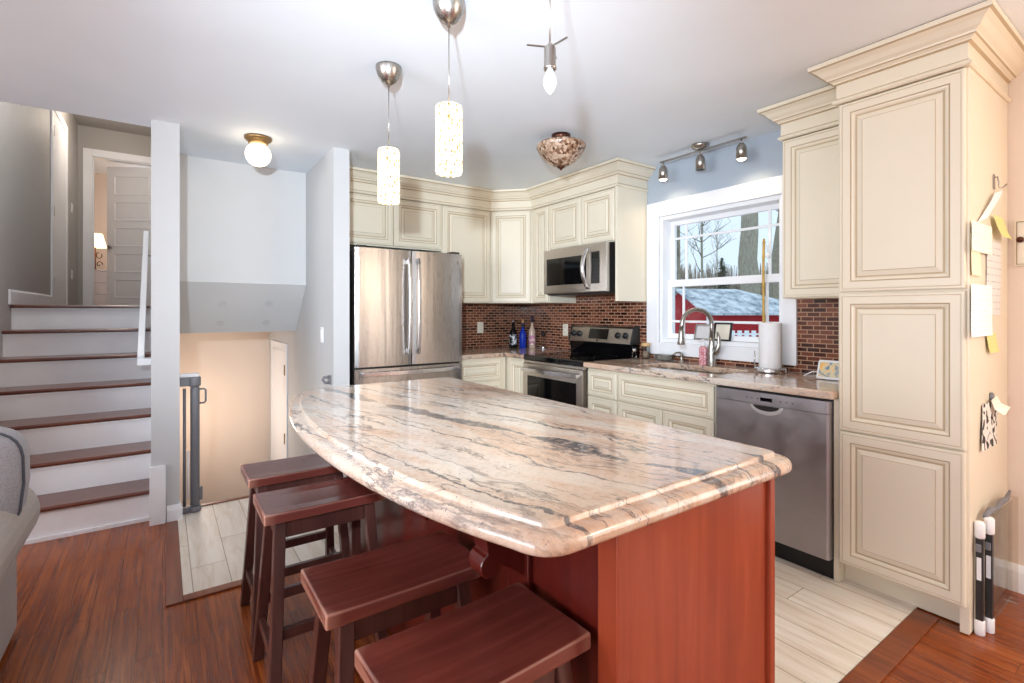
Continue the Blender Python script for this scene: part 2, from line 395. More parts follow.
def m_granite(name, warm=0.0, swap=False, veins=()):
    t = NT(name)
    tc = t.n('ShaderNodeTexCoord'); sp = t.n('ShaderNodeSeparateXYZ'); t.l(tc.outputs['Object'], sp.inputs[0])
    X, Y, Z = sp.outputs
    big = t.noise(tc.outputs['Object'], 1.3, 3, 0.5); mid = t.noise(tc.outputs['Object'], 5.0, 4, 0.55); fin = t.noise(tc.outputs['Object'], 22.0, 3, 0.6)
    wob = t.math('ADD', t.math('MULTIPLY', t.math('SUBTRACT', big, 0.5), 0.20), t.math('ADD', t.math('MULTIPLY', t.math('SUBTRACT', mid, 0.5), 0.07), t.math('MULTIPLY', t.math('SUBTRACT', fin, 0.5), 0.022)))
    xp = t.math('ADD', t.math('ADD', X, t.math('MULTIPLY', Y, 0.2)), wob)       # across the grain
    cb = t.n('ShaderNodeCombineXYZ'); t.l(xp, cb.inputs[0]); t.l(t.math('MULTIPLY', Y, 0.22), cb.inputs[1]); t.l(t.math('MULTIPLY', Z, 0.9), cb.inputs[2])
    flow = cb.outputs[0]
    a = t.noise(flow, 7.0, 9, 0.64, 0.25)
    col = t.ramp(a, [(0.30, S(186, 146, 120)), (0.41, S(218, 180, 152)), (0.49, S(228, 206, 186)), (0.58, S(231, 220, 208)), (0.70, S(214, 200, 188)), (0.80, S(196, 172, 154))])
    pk = t.noise(flow, 3.4, 5, 0.55, 0.2)
    col = t.mix(t.ramp(pk, [(0.48, (0, 0, 0)), (0.64, (0.52 + warm,) * 3)]), col, S(221, 170, 134))
    gr = t.noise(flow, 5.2, 6, 0.6, 0.2)
    col = t.mix(t.ramp(gr, [(0.56, (0, 0, 0)), (0.70, (0.4, 0.4, 0.4))]), col, S(188, 182, 180))
    # mottled grain at crystal size
    fine = t.noise(tc.outputs['Object'], 75, 4, 0.7)
    col = t.mix(0.22, col, t.ramp(fine, [(0.32, S(150, 118, 100)), (0.5, S(222, 204, 188)), (0.7, S(250, 244, 238))]))
    def thread(scale, width, seed, lo, hi, strength, colr):
        nonlocal col
        mpp = t.n('ShaderNodeMapping'); mpp.inputs['Location'].default_value = (seed, seed * 1.7, 0); t.l(flow, mpp.inputs[0])
        r = t.math('ABSOLUTE', t.math('SUBTRACT', t.noise(mpp.outputs[0], scale, 7, 0.6, 0.15), 0.5))
        line = t.ramp(r, [(0.0, (1, 1, 1)), (width, (0, 0, 0))])
        mk = t.ramp(t.noise(mpp.outputs[0], scale * 0.8, 3), [(lo, (0, 0, 0)), (hi, (1, 1, 1))])
        col = t.mix(t.math('MULTIPLY', t.math('MULTIPLY', line, mk), strength), col, colr)
    thread(4.0, 0.014, 3.1, 0.46, 0.56, 0.7, S(116, 108, 106))
    thread(5.5, 0.012, 7.7, 0.47, 0.55, 0.95, S(70, 70, 80))
    thread(9.0, 0.013, 1.3, 0.48, 0.56, 0.9, S(84, 80, 86))
    thread(15.0, 0.012, 5.3, 0.50, 0.58, 0.75, S(92, 88, 92))
    # the broad dark mineral bands
    for c_, wd, lo, hi, st in veins:
        wn_ = t.noise(flow, 6.0 + c_, 6, 0.65, 0.3)
        w = t.math('MULTIPLY', t.ramp(t.noise(tc.outputs['Object'], 3.2 + c_, 3), [(lo, (0, 0, 0)), (hi, (1, 1, 1))]), wd)
        dist = t.math('ABSOLUTE', t.math('SUBTRACT', t.math('ADD', xp, t.math('MULTIPLY', t.math('SUBTRACT', wn_, 0.5), 0.10)), c_))
        k = t.math('LESS_THAN', dist, w)
        soft = t.math('SUBTRACT', 1.0, t.math('MINIMUM', t.math('DIVIDE', dist, t.math('ADD', w, 0.0015)), 1.0))
        k = t.math('MULTIPLY', t.math('MINIMUM', t.math('MULTIPLY', soft, 3.0), 1.0), t.ramp(t.noise(tc.outputs['Object'], 46, 3, 0.7), [(0.34, (0.35,) * 3), (0.52, (1, 1, 1))]))
        col = t.mix(t.math('MULTIPLY', k, st), col, S(84, 82, 88))
    sps = t.noise(tc.outputs['Object'], 150, 2)
    spm = t.math('MULTIPLY', t.ramp(sps, [(0.64, (0, 0, 0)), (0.70, (1, 1, 1))]), t.ramp(t.noise(flow, 5, 3), [(0.45, (0, 0, 0)), (0.58, (0.75, 0.75, 0.75))]))
    col = t.mix(spm, col, S(96, 88, 92))
    col = t.mix(1.0, col, (0.87, 0.86, 0.845, 1), 'MULTIPLY')
    t.l(col, t.b.inputs['Base Color'])
    return t.set(Roughness=0.13, Coat_Weight=0.25, Coat_Roughness=0.06)
M['granite'] = m_granite('cream_granite', 0.0, veins=((1.13, 0.034, 0.34, 0.62, 0.92), (1.40, 0.012, 0.36, 0.60, 0.9), (0.74, 0.007, 0.40, 0.60, 0.9), (1.27, 0.009, 0.40, 0.62, 0.85), (0.98, 0.005, 0.40, 0.60, 0.8)))
M['granite_pink'] = m_granite('pink_granite', 0.25, veins=((3.3, 0.02, 0.45, 0.62, 0.8),))

def m_mosaic():
    t = NT('brown_glass_mosaic')
    tc = t.n('ShaderNodeTexCoord'); sp = t.n('ShaderNodeSeparateXYZ'); t.l(tc.outputs['Object'], sp.inputs[0])
    cb = t.n('ShaderNodeCombineXYZ'); t.l(t.math('ADD', sp.outputs['X'], sp.outputs['Y']), cb.inputs[0]); t.l(sp.outputs['Z'], cb.inputs[1])
    br = t.n('ShaderNodeTexBrick', offset=0.5)
    br.inputs['Scale'].default_value = 1.0; br.inputs['Mortar Size'].default_value = 0.0028; br.inputs['Mortar Smooth'].default_value = 0.1
    br.inputs['Brick Width'].default_value = 0.072; br.inputs['Row Height'].default_value = 0.0268
    br.inputs['Color1'].default_value = (0, 0, 0, 1); br.inputs['Color2'].default_value = (1, 1, 1, 1); br.inputs['Mortar'].default_value = (0.5, 0.5, 0.5, 1)
    t.l(cb.outputs[0], br.inputs['Vector'])
    c = t.ramp(br.outputs['Color'], [(0.0, S(48, 20, 14)), (0.35, S(92, 48, 34)), (0.65, S(118, 66, 48)), (1.0, S(140, 86, 64))])
    n = t.noise(cb.outputs[0], 40, 3)
    c = t.mix(t.ramp(n, [(0.4, (0, 0, 0)), (0.75, (0.35, 0.35, 0.35))]), c, S(52, 24, 18))
    t.l(t.mix(br.outputs['Fac'], c, S(182, 144, 116)), t.b.inputs['Base Color'])
    t.l(t.ramp(br.outputs['Fac'], [(0, (0.16,) * 3), (1, (0.7,) * 3)]), t.b.inputs['Roughness'])
    t.bump(t.math('MULTIPLY', br.outputs['Fac'], -1.0), 0.4, 0.002)
    return t.mat
M['mosaic'] = m_mosaic()

def m_fabric(name, a, b):
    t = NT(name); n = t.noise(t.co(), 160, 4, 0.7); w = t.noise(t.co(), 9, 3)
    c = t.mix(t.math('MULTIPLY', w, 0.4), t.ramp(n, [(0.3, a), (0.7, b)]), a)
    t.l(c, t.b.inputs['Base Color']); t.bump(n, 0.3, 0.003)
    return t.set(Roughness=0.95, Sheen_Weight=0.2)
M['sofa'] = m_fabric('warm_grey_fabric', S(164, 156, 150), S(200, 193, 187))
M['sofa_back'] = m_fabric('cool_grey_fabric', S(146, 147, 155), S(188, 189, 197))
M['piping'] = m_fabric('dark_piping', S(76, 80, 90), S(100, 104, 114))

def m_glass(name, tint=(0.96, 0.98, 0.98, 1), fres=0.12):
    t = NT(name); t.t.nodes.remove(t.b)
    tr = t.n('ShaderNodeBsdfTransparent'); tr.inputs[0].default_value = tint
    gl = t.n('ShaderNodeBsdfGlossy'); gl.inputs['Roughness'].default_value = 0.02
    lw = t.n('ShaderNodeLayerWeight'); lw.inputs[0].default_value = 0.25
    mx = t.n('ShaderNodeMixShader'); t.l(t.math('MULTIPLY', lw.outputs['Fresnel'], fres * 4), mx.inputs[0])
    t.l(tr.outputs[0], mx.inputs[1]); t.l(gl.outputs[0], mx.inputs[2])
    t.l(mx.outputs[0], t.t.nodes['Material Output'].inputs[0]); return t.mat
M['pane'] = m_glass('window_glass', fres=0.06)
M['clear'] = m_glass('clear_glass', (0.88, 0.90, 0.90, 1), 0.16)
M['acrylic'] = m_glass('clear_acrylic', (0.93, 0.92, 0.90, 1), 0.12)

def m_paper(name, col, line, freq=55, axis='Z'):
    t = NT(name); tc = t.n('ShaderNodeTexCoord'); sp = t.n('ShaderNodeSeparateXYZ'); t.l(tc.outputs['Object'], sp.inputs[0])
    n = t.noise(t.co(scale=(60, 60, 12)), 3, 3)
    st = t.math('SINE', t.math('MULTIPLY', sp.outputs[axis], freq * 6.28))
    k = t.math('MULTIPLY', t.ramp(st, [(0.75, (0, 0, 0)), (0.95, (1, 1, 1))]), t.ramp(n, [(0.45, (0, 0, 0)), (0.55, (0.55, 0.55, 0.55))]))
    t.l(t.mix(k, col, line), t.b.inputs['Base Color'])
    return t.set(Roughness=0.85)
M['note_cream'] = m_paper('cream_note_paper', S(252, 247, 234), S(208, 190, 160), 60)
M['note_yellow'] = m_paper('yellow_note_paper', S(253, 244, 208), S(230, 214, 168), 60)
M['note_white'] = m_paper('white_note_paper', S(250, 249, 250), S(178, 182, 200), 45)
M['note_green'] = m_paper('lime_note_paper', S(226, 222, 150), S(204, 202, 124), 60)
M['chart'] = m_paper('printed_chart_paper', S(226, 224, 222), S(110, 112, 130), 34)

# ---------------------------------------------------------------- the setting
XW, YB, CZ = 3.23, 4.42, 2.45
# main floor with the stairwell left open
mb = MB()
def flat(mb, x0, x1, y0, y1, z0, z1): mb.box(x0, x1, y0, y1, z0, z1)
flat(mb, -4.5, XW, -3.5, 3.85, -0.06, 0.0)
flat(mb, 0.985, XW, 3.85, YB, -0.06, 0.0)
struct(mb.build('floor', M['floor']))
mb = MB()
flat(mb, 0.076, 0.985, 2.70, 3.705, 0.0002, 0.006)
flat(mb, 0.0875, 0.985, 3.705, 3.86, 0.0002, 0.006)
flat(mb, 0.985, XW, 2.70, YB, 0.0002, 0.006)
flat(mb, 0.80, XW, 0.765, 2.70, 0.0002, 0.006)
struct(mb.build('floor_tile', M['tile']))
mb = MB()
mb.box(0.010, 0.074, 2.645, 3.69, 0.0003, 0.009)
mb.box(0.076, 0.80, 2.645, 2.698, 0.0003, 0.010)
mb.box(0.80, 2.66, 0.682, 0.763, 0.0003, 0.009)
struct(mb.build('trim_1', M['trimwood'], bevel=0.003))
mb = MB(); mb.box(0.088, 0.984, 3.862, 3.902, -0.035, 0.012)
struct(mb.build('trim_2', M['trimwood'], bevel=0.006, seg=3))
mb = MB(); mb.box(-4.5, -0.06, -3.5, 3.87, CZ, CZ + 0.2); mb.box(-0.06, XW, -3.5, YB, CZ, CZ + 0.2)
struct(mb.build('ceiling', M['ceiling']))

# window wall: blue grey paint by the kitchen window, beyond the pantry warm light is painted in as beige
WY0, WY1, WZ0, WZ1 = 1.606, 2.565, 1.05, 2.04
mb = MB()
mb.box(XW, XW + 0.16, WY1, YB + 0.16, 0, CZ); mb.box(XW, XW + 0.16, 1.04, WY0, 0, CZ)
mb.box(XW, XW + 0.16, WY0, WY1, 0, WZ0); mb.box(XW, XW + 0.16, WY0, WY1, WZ1, CZ)
struct(mb.build('wall_right', M['wall_blue']))
mb = MB()
mb.box(XW, XW + 0.16, -0.4, 1.04, 0, CZ); mb.box(XW, XW + 0.16, -3.5, -2.95, 0, CZ)
mb.box(XW, XW + 0.16, -2.95, -0.4, 0, 0.45); mb.box(XW, XW + 0.16, -2.95, -0.4, 2.35, CZ)
struct(mb.build('wall_dining', M['wall_beige']))
mb = MB(); mb.box(1.10, XW, YB, YB + 0.16, 0, CZ)
struct(mb.build('wall_back', M['wall_blue']))
mb = MB(); mb.box(-4.5, -2.8, -3.66, -3.5, 0, CZ); mb.box(1.6, XW, -3.66, -3.5, 0, CZ); mb.box(-2.8, 1.6, -3.66, -3.5, 0, 0.45); mb.box(-2.8, 1.6, -3.66, -3.5, 2.4, CZ)
struct(mb.build('wall_rear', M['wall']))
mb = MB(); mb.box(-4.66, -4.5, -3.5, -1.3, 0, CZ); mb.box(-4.66, -4.5, 2.5, 3.9, 0, CZ); mb.box(-4.66, -4.5, -1.3, 2.5, 0, 0.45); mb.box(-4.66, -4.5, -1.3, 2.5, 2.4, CZ)
struct(mb.build('wall_left', M['wall']))
mb = MB(); mb.box(-4.5, -1.081, 3.85, 3.97, 0, CZ)
struct(mb.build('wall_living', M['wall']))
# wall end between the nook and the refrigerator
mb = MB(); mb.box(0.986, 1.098, 3.60, 6.20, -1.5, CZ)
struct(mb.build('wall_wing', M['wall']))
# wall between the stairs and the nook
mb = MB(); mb.box(-0.058, 0.086, 3.715, 3.875, 0, CZ); mb.box(-0.058, 0.086, 3.875, 9.0, -1.5, 3.849)
struct(mb.build('wall_stair', M['wall']))
# upper white wall of the nook and its sloped soffit
mb = MB()
prof = [(4.42, CZ), (4.42, 1.515), (4.80, 1.116), (6.2, 1.116), (6.2, CZ)]
mb.loft([[(0.088, y, z) for y, z in prof], [(0.985, y, z) for y, z in prof]])
struct(mb.build('wall_nook', M['wall_white']))
mb = MB()
for u_, v_ in ((0.30, 0.40), (0.64, 0.40), (0.30, 0.80), (0.64, 0.80)):
    y = 4.42 + 0.38 * v_; z = 1.515 - 0.399 * v_; nrm = Vector((0, -0.724, -0.69)); tx = Vector((1, 0, 0)); ty = nrm.cross(tx)
    loops = []
    for rr, dd in ((0.030, 0.0), (0.030, 0.0015), (0.024, 0.0018), (0.021, 0.0006)):
        loops.append([Vector((0.088 + u_, y, z)) + nrm * dd + (tx * math.cos(a * math.pi / 9) + ty * math.sin(a * math.pi / 9)) * rr for a in range(18)])
    mb.loft(loops)
struct(mb.build('trim_3', plain('patched_plaster', S(212, 210, 208), 0.7)))
mb = MB(); mb.box(0.086, 0.986, 6.20, 6.32, -1.5, 1.12)
struct(mb.build('wall_lower', M['wall_beige']))
mb = MB()
mb.box(0.086, 0.986, 3.85, 3.86, -1.5, -0.04)
for i in range(7):
    mb.box(0.087, 0.985, 3.87 + 0.20 * i, 3.87 + 0.20 * (i + 1) if i < 6 else 6.19, -1.5, -0.19 * (i + 1))
struct(mb.build('floor_lower', M['tread']))
# half glazed-in door of the lower hall, in the wing wall
mb = MB()
mb.box(0.972, 0.985, 5.16, 5.23, -1.3, 0.98); mb.box(0.972, 0.985, 5.93, 6.0, -1.3, 0.98); mb.box(0.972, 0.985, 5.23, 5.93, 0.90, 0.98)
d2 = struct(mb.build('door_2', M['white'], bevel=0.003))
mb = MB(); mb.box(0.978, 0.9855, 5.235, 5.925, -1.3, 0.895)
mb.build('leaf', M['white'], d2)
for z in (0.72, 0.05):
    mb = MB(); mb.box(0.966, 0.977, 5.232, 5.262, z - 0.05, z + 0.05); mb.build('hinge', M['brass'], d2, bevel=0.002)

# upper hall
UZ = 1.344
mb = MB(); mb.box(-0.955, -0.06, 5.376, 9.1, UZ - 0.2, UZ); mb.box(-2.4, 1.4, 9.1, 12.0, UZ - 0.2, UZ - 0.0005)
struct(mb.build('floor_upper', M['tread']))
mb = MB(); mb.box(-1.08, -0.955, 3.85, 9.1, -0.0, 3.85)
struct(mb.build('wall_hall_left', M['wall_hall']))
mb = MB(); mb.box(-1.08, -0.80, 9.0, 9.1, UZ, 3.85); mb.box(-0.80, -0.06, 9.0, 9.1, 3.45, 3.85)
struct(mb.build('wall_hall_end', M['wall_hall']))
mb = MB(); mb.box(-1.1, 0.09, 3.73, 9.1, 3.85, 3.95); mb.box(-1.1, 0.09, 3.73, 3.86, CZ + 0.2001, 3.85)
struct(mb.build('ceiling_hall', M['wall_hall']))
mb = MB()
mb.box(-2.4, 1.4, 12.0, 12.1, UZ, 3.9); mb.box(-2.5, -2.4, 9.1, 12.1, UZ, 3.9); mb.box(1.4, 1.5, 9.1, 12.1, UZ, 3.9); mb.box(-2.4, -1.08, 9.0, 9.1, UZ, 3.9); mb.box(0.086, 1.4, 9.0, 9.1, UZ, 3.9)
struct(mb.build('wall_bedroom', M['wall_beige']))
mb = MB(); mb.box(-2.4, 1.4, 9.1, 12.0, 3.86, 3.95); struct(mb.build('ceiling_bedroom', M['ceiling']))
# casing of the bedroom door
mb = MB()
mb.box(-0.90, -0.80, 8.978, 8.999, UZ, 3.545); mb.box(-0.80, -0.062, 8.978, 8.999, 3.445, 3.545)
mb.box(-0.80, -0.785, 8.999, 9.1, UZ, 3.445); mb.box(-0.785, -0.062, 8.999, 9.1, 3.43, 3.445)
struct(mb.build('trim_4', M['white'], bevel=0.004))
# bedroom door leaf, five horizontal panels, standing ajar
d1 = thing('door_1', 'white five-panel bedroom door standing ajar at the top of the stairs', 'door', (-0.072, 9.03, UZ), 180 - 33)
d1['kind'] = 'structure'
mb = MB(); mb.box(0, 0.705, -0.012, 0.012, 0.012, 2.07)
hh = (2.07 - 0.012 - 0.13 * 2 - 4 * 0.10) / 5
for k in range(5):
    z0 = 0.142 + k * (hh + 0.10)
    for sgn in (1, -1):
        loops = []
        for dd, yy in ((0, 0.0125), (0.0, 0.019), (0.012, 0.019), (0.022, 0.0125)):
            loops.append([(0.10 + dd, sgn * yy, z0 + dd), (0.605 - dd, sgn * yy, z0 + dd), (0.605 - dd, sgn * yy, z0 + hh - dd), (0.10 + dd, sgn * yy, z0 + hh - dd)])
        mb.loft(loops, cap0=False, cap1=False)
mb.build('leaf', M['white'], d1)
mb = MB()
for sgn in (1, -1): mb.lathe([(0.012, sgn * 0.012), (0.012, sgn * 0.04), (0.026, sgn * 0.045), (0.03, sgn * 0.058), (0.02, sgn * 0.07), (0.002, sgn * 0.072)], (0.645, 0, 0.89), 16, axis='y')
mb.build('door_knob', M['nickel'], d1)
# closed hall door in the left wall
mb = MB()
mb.box(-0.954, -0.938, 6.98, 7.07, UZ, 3.52); mb.box(-0.954, -0.938, 7.93, 8.02, UZ, 3.52); mb.box(-0.954, -0.938, 7.07, 7.93, 3.43, 3.52)
d3 = struct(mb.build('door_3', M['white'], bevel=0.003))
mb = MB(); mb.box(-0.954, -0.946, 7.075, 7.925, UZ + 0.01, 3.425); mb.build('leaf', M['white'], d3)
for z in (3.2, 2.35, 1.60):
    mb = MB(); mb.box(-0.9455, -0.933, 7.062, 7.078, z - 0.055, z + 0.055); mb.build('hinge', M['nickel'], d3)
mb = MB(); mb.sweep([(0, UZ), (0.014, UZ), (0.014, UZ + 0.10), (0.006, UZ + 0.115), (0, UZ + 0.115)], [(-0.953, 5.25), (-0.953, 6.975)])
struct(mb.build('baseboard_hall', M['white']))
# switch and outlet at the end of the hall
def plate(name, label, cat, loc, rz, w=0.072, h=0.116, kind='switch', mat='white', group=None):
    t = thing(name, label, cat, loc, rz, group)
    mb = MB(); mb.loft([[(x * w / 2 * k, y, z * h / 2 * k) for x, z in ((-1, -1), (1, -1), (1, 1), (-1, 1))] for k, y in ((1, -0.0005), (1, -0.004), (0.93, -0.007))])
    mb.build('cover_plate', M[mat], t)
    if kind == 'switch':
        mb = MB(); mb.hexa([(-0.016, -0.007, -0.033), (0.016, -0.007, -0.033), (0.016, -0.007, 0.033), (-0.016, -0.007, 0.033)], [(-0.015, -0.009, -0.031), (0.015, -0.009, -0.031), (0.015, -0.013, 0.031), (-0.015, -0.013, 0.031)])
        mb.build('rocker', M[mat], t)
    elif kind == 'outlet':
        for z in (-0.022, 0.022):
            mb = MB(); mb.lathe([(0.0155, -0.007), (0.0155, -0.0095), (0.013, -0.0098)], (0, 0, z), 18, axis='y')
            for x in (-0.005, 0.005): mb.box(x - 0.001, x + 0.001, -0.0104, -0.0098, z - 0.001, z + 0.006, 1)
            mb.build('receptacle', [M[mat], M['blackp']], t)
    return t
M['ivory'] = plain('ivory_plastic', S(232, 222, 204), 0.35, var=0.01)
plate('light_switch', 'white wall switch at the far end of the upper hall', 'switch', (-0.9545, 8.45, 2.62), 90)
plate('outlet', 'white outlet low on the upper hall wall beside the bedroom door', 'outlet', (-0.9545, 8.45, UZ + 0.42), 90, kind='outlet')
plate('light_switch', 'white light switch on the grey wall left of the refrigerator', 'switch', (0.9855, 3.90, 1.115), -90)
plate('outlet', 'white outlet low on the grey wall above the back stool', 'outlet', (0.9855, 4.60, 0.31), -90, kind='outlet')
plate('outlet', 'ivory outlet on the brown mosaic right of the refrigerator', 'outlet', (2.69, 4.4115, 1.126), 0, kind='outlet', mat='ivory')
plate('outlet', 'ivory outlet on the brown mosaic beside the left end of the range', 'outlet', (3.2215, 3.685, 1.112), -90, kind='outlet', mat='ivory')
# thermostat style control at the right edge
t = thing('wall_control', 'cream framed wall plate with a dark knob at the right edge beyond the pantry', 'wall plate', (3.2295, 0.503, 1.605), -90)
mb = MB(); mb.loft([[(x * k, y, z * l) for x, z in ((-1, -1), (1, -1), (1, 1), (-1, 1))] for k, l, y in ((0.05, 0.105, -0.0005), (0.05, 0.105, -0.012), (0.044, 0.099, -0.014), (0.042, 0.097, -0.008))])
mb.build('cover_plate', M['ivory'], t)
mb = MB(); mb.lathe([(0.014, -0.0082), (0.013, -0.02), (0.006, -0.026), (0.001, -0.027)], (-0.031, 0, 0.015), 18, axis='y'); mb.build('knob', M['copper'], t)
mb = MB(); [mb.box(*q_) for q_ in ((-0.0435, -0.0415, -0.0145, -0.008, -0.098, 0.098), (0.0415, 0.0435, -0.0145, -0.008, -0.098, 0.098), (-0.0415, 0.0415, -0.0145, -0.008, 0.096, 0.098), (-0.0415, 0.0415, -0.0145, -0.008, -0.098, -0.096))]; mb.build('inner_rim', M['brass'], t)

# baseboards
def base_prof(h, d=0.014): return [(0, 0.0), (d, 0.0), (d, h - 0.03), (d - 0.004, h - 0.015), (d - 0.009, h), (0, h)]
mb = MB(); mb.sweep(base_prof(0.125), [(3.2295, 0.575), (3.2295, -0.4)]); struct(mb.build('baseboard_right', M['white']))
mb = MB(); mb.sweep(base_prof(0.10), [(0.02, 3.7145), (0.0865, 3.7145), (0.0865, 3.765)]); struct(mb.build('baseboard_stair', M['white']))
mb = MB(); mb.box(-0.066, 0.016, 3.697, 3.7145, 0, 0.355); struct(mb.build('trim_5', M['white'], bevel=0.003))

# ---------------------------------------------------------------- kitchen window
mb = MB()
def frame_rect(mb, x0, x1, y0, y1, z0, z1, w, wb=None, wt=None):
    wb = wb if wb is not None else w; wt = wt if wt is not None else w
    mb.box(x0, x1, y0, y0 + w, z0, z1); mb.box(x0, x1, y1 - w, y1, z0, z1)
    mb.box(x0, x1, y0 + w, y1 - w, z0, z0 + wb); mb.box(x0, x1, y0 + w, y1 - w, z1 - wt, z1)
mb.box(3.208, 3.2295, 1.516, 1.606, 0.955, 2.155); mb.box(3.208, 3.2295, 2.566, 2.68, 0.955, 2.155); mb.box(3.208, 3.2295, 1.606, 2.566, 0.955, 1.05); mb.box(3.208, 3.2295, 1.606, 2.566, 2.04, 2.155)
w1 = struct(mb.build('window_1', M['white'], bevel=0.003))
mb = MB(); frame_rect(mb, 3.2297, 3.39, WY0 + 0.0005, WY1 - 0.0005, WZ0 + 0.0005, WZ1 - 0.0005, 0.024, 0.03, 0.03); mb.build('window_frame', M['white'], w1, bevel=0.002)
mb = MB(); frame_rect(mb, 3.335, 3.365, WY0 + 0.025, WY1 - 0.025, 1.49, WZ1 - 0.031, 0.034, 0.035, 0.036)
for y in (1.752, 2.405): mb.box(3.344, 3.356, y - 0.009, y + 0.009, 1.52, WZ1 - 0.06)
mb.box(3.3445, 3.3555, WY0 + 0.05, WY1 - 0.05, 1.860, 1.878)
mb.build('upper_sash', M['white'], w1, bevel=0.0025)
mb = MB(); frame_rect(mb, 3.30, 3.331, WY0 + 0.025, WY1 - 0.025, WZ0 + 0.032, 1.54, 0.036, 0.036, 0.055)
for y in (1.752, 2.405): mb.box(3.309, 3.321, y - 0.009, y + 0.009, WZ0 + 0.06, 1.50)
mb.box(3.3095, 3.3205, WY0 + 0.05, WY1 - 0.05, 1.205, 1.223)
mb.build('lower_sash', M['white'], w1, bevel=0.0025)
mb = MB(); mb.box(3.3485, 3.3515, WY0 + 0.055, WY1 - 0.055, 1.52, WZ1 - 0.075); mb.box(3.3135, 3.3165, WY0 + 0.055, WY1 - 0.055, WZ0 + 0.065, 1.49); mb.build('pane', M['pane'], w1)

# ---------------------------------------------------------------- mosaic backsplash
mb = MB()
mb.box(2.06, 3.221, 4.412, 4.4195, 0.9155, 1.372); mb.box(3.222, 3.2295, 2.6815, 4.4195, 0.9155, 1.44)
mb.box(3.222, 3.2295, 1.5165, 2.6813, 0.9155, 0.9535); mb.box(3.222, 3.2295, 1.046, 1.515, 0.9155, 1.368)
struct(mb.build('backsplash', M['mosaic']))

# ---------------------------------------------------------------- cabinets
CR = [M['cream'], M['glaze']]
def body(t, w, d, z0, z1, toe=0.0):
    mb = MB()
    if toe:
        mb.box(0.0, w, -d + 0.065, -0.002, 0.0065, toe); mb.box(0.0, w, -d, -0.002, toe, z1)
    else: mb.box(0, w, -d, -0.002, z0, z1)
    return mb.build('body', M['cream'], t, bevel=0.0015)
def doors(t, lst, d, name='door'):
    for x0, x1, z0, z1 in lst:
        mb = MB(); mb.panel(x0, x1, z0, z1, -d - 0.0205, 0.02); mb.build(name, CR, t)
CROWN = [(-0.012, 2.2625), (0.006, 2.2625), (0.013, 2.269), (0.013, 2.276), (0.005, 2.284), (0.001, 2.289), (0.001, 2.352), (0.012, 2.357), (0.012, 2.363), (0.024, 2.371), (0.030, 2.374), (0.032, 2.381), (0.046, 2.392), (0.060, 2.411), (0.078, 2.424), (0.088, 2.428), (0.090, 2.447), (-0.012, 2.447)]
CM = [0, 0, 0, 0, 1, 0, 1, 0, 0, 1, 0, 0, 0, 0, 1, 0, 0, 0]

# fridge wall
t = thing('upper_cabinet', 'cream two-door wall cabinet over the stainless refrigerator', 'cabinet', (1.104, YB, 0), 0, 'cream wall cabinets')
body(t, 0.971, 0.33, 1.84, 2.262); doors(t, [(0.012, 0.510, 1.852, 2.258), (0.516, 0.966, 1.852, 2.258)], 0.33)
t = thing('upper_cabinet', 'cream single-door wall cabinet between the refrigerator cabinet and the angled corner cabinet', 'cabinet', (2.079, YB, 0), 0, 'cream wall cabinets')
body(t, 0.526, 0.33, 1.372, 2.262); doors(t, [(0.008, 0.520, 1.376, 2.258)], 0.33)
# angled corner
t = thing('corner_cabinet', 'cream single-door wall cabinet set at an angle across the corner', 'cabinet', (2.6075, 4.086, 0), -45, 'cream wall cabinets')
mb = MB()
c45 = math.cos(R(45))
def loc45(x, y): dx, dy = x - 2.6075, y - 4.086; return (dx * c45 - dy * c45, dx * c45 + dy * c45)
L45 = math.hypot(2.898 - 2.6075, 4.086 - 3.797)
mb.prism([loc45(*p) for p in ((2.6075, 4.416), (2.6075, 4.086), (2.898, 3.797), (3.219, 3.797), (3.219, 4.416))], 1.372, 2.262)
mb.build('body', M['cream'], t, bevel=0.0015)
mb = MB(); mb.panel(0.012, L45 - 0.014, 1.376, 2.258, -0.0205, 0.02); mb.build('door', CR, t)
# window wall uppers
t = thing('upper_cabinet', 'narrow cream wall cabinet left of the microwave', 'cabinet', (XW - 0.0, 3.794, 0), -90, 'cream wall cabinets')
body(t, 0.258, 0.33, 1.372, 2.262); doors(t, [(0.034, 0.252, 1.376, 2.258)], 0.33)
t = thing('upper_cabinet', 'cream two-door wall cabinet over the microwave with a long end panel', 'cabinet', (XW, 3.533, 0), -90, 'cream wall cabinets')
body(t, 0.820, 0.33, 1.842, 2.262); doors(t, [(0.014, 0.424, 1.850, 2.258), (0.430, 0.808, 1.850, 2.258)], 0.33)
mb = MB(); mb.box(0.8205, 0.8445, -0.35, -0.002, 1.372, 2.262); mb.build('end_panel', M['cream'], t, bevel=0.0015)
t = thing('crown_molding', 'cream stepped crown molding running over the corner wall cabinets', 'molding', (0, 0, 0))
mb = MB(); mb.sweep(CROWN, [(1.1005, 4.07), (2.605, 4.07), (2.88, 3.79), (2.88, 2.688), (3.2285, 2.688)], mats=CM); mb.build('molding', CR, t)
mb = MB(); mb.prism([(1.1005, 4.415), (1.1005, 4.095), (2.61, 4.095), (2.905, 3.80), (2.905, 2.71), (3.225, 2.71), (3.225, 4.415)], 2.263, 2.30); mb.build('filler', M['cream'], t)
t = thing('upper_cabinet', 'cream single-door wall cabinet between the window and the tall pantry', 'cabinet', (XW, 1.444, 0), -90, 'cream wall cabinets')
body(t, 0.397, 0.33, 1.364, 2.262); doors(t, [(0.008, 0.390, 1.370, 2.258)], 0.33)
mb = MB(); mb.sweep(CROWN, [(0.0, -0.0015), (0.0, -0.35), (0.397, -0.35)], mats=CM); mb.build('crown', CR, t)
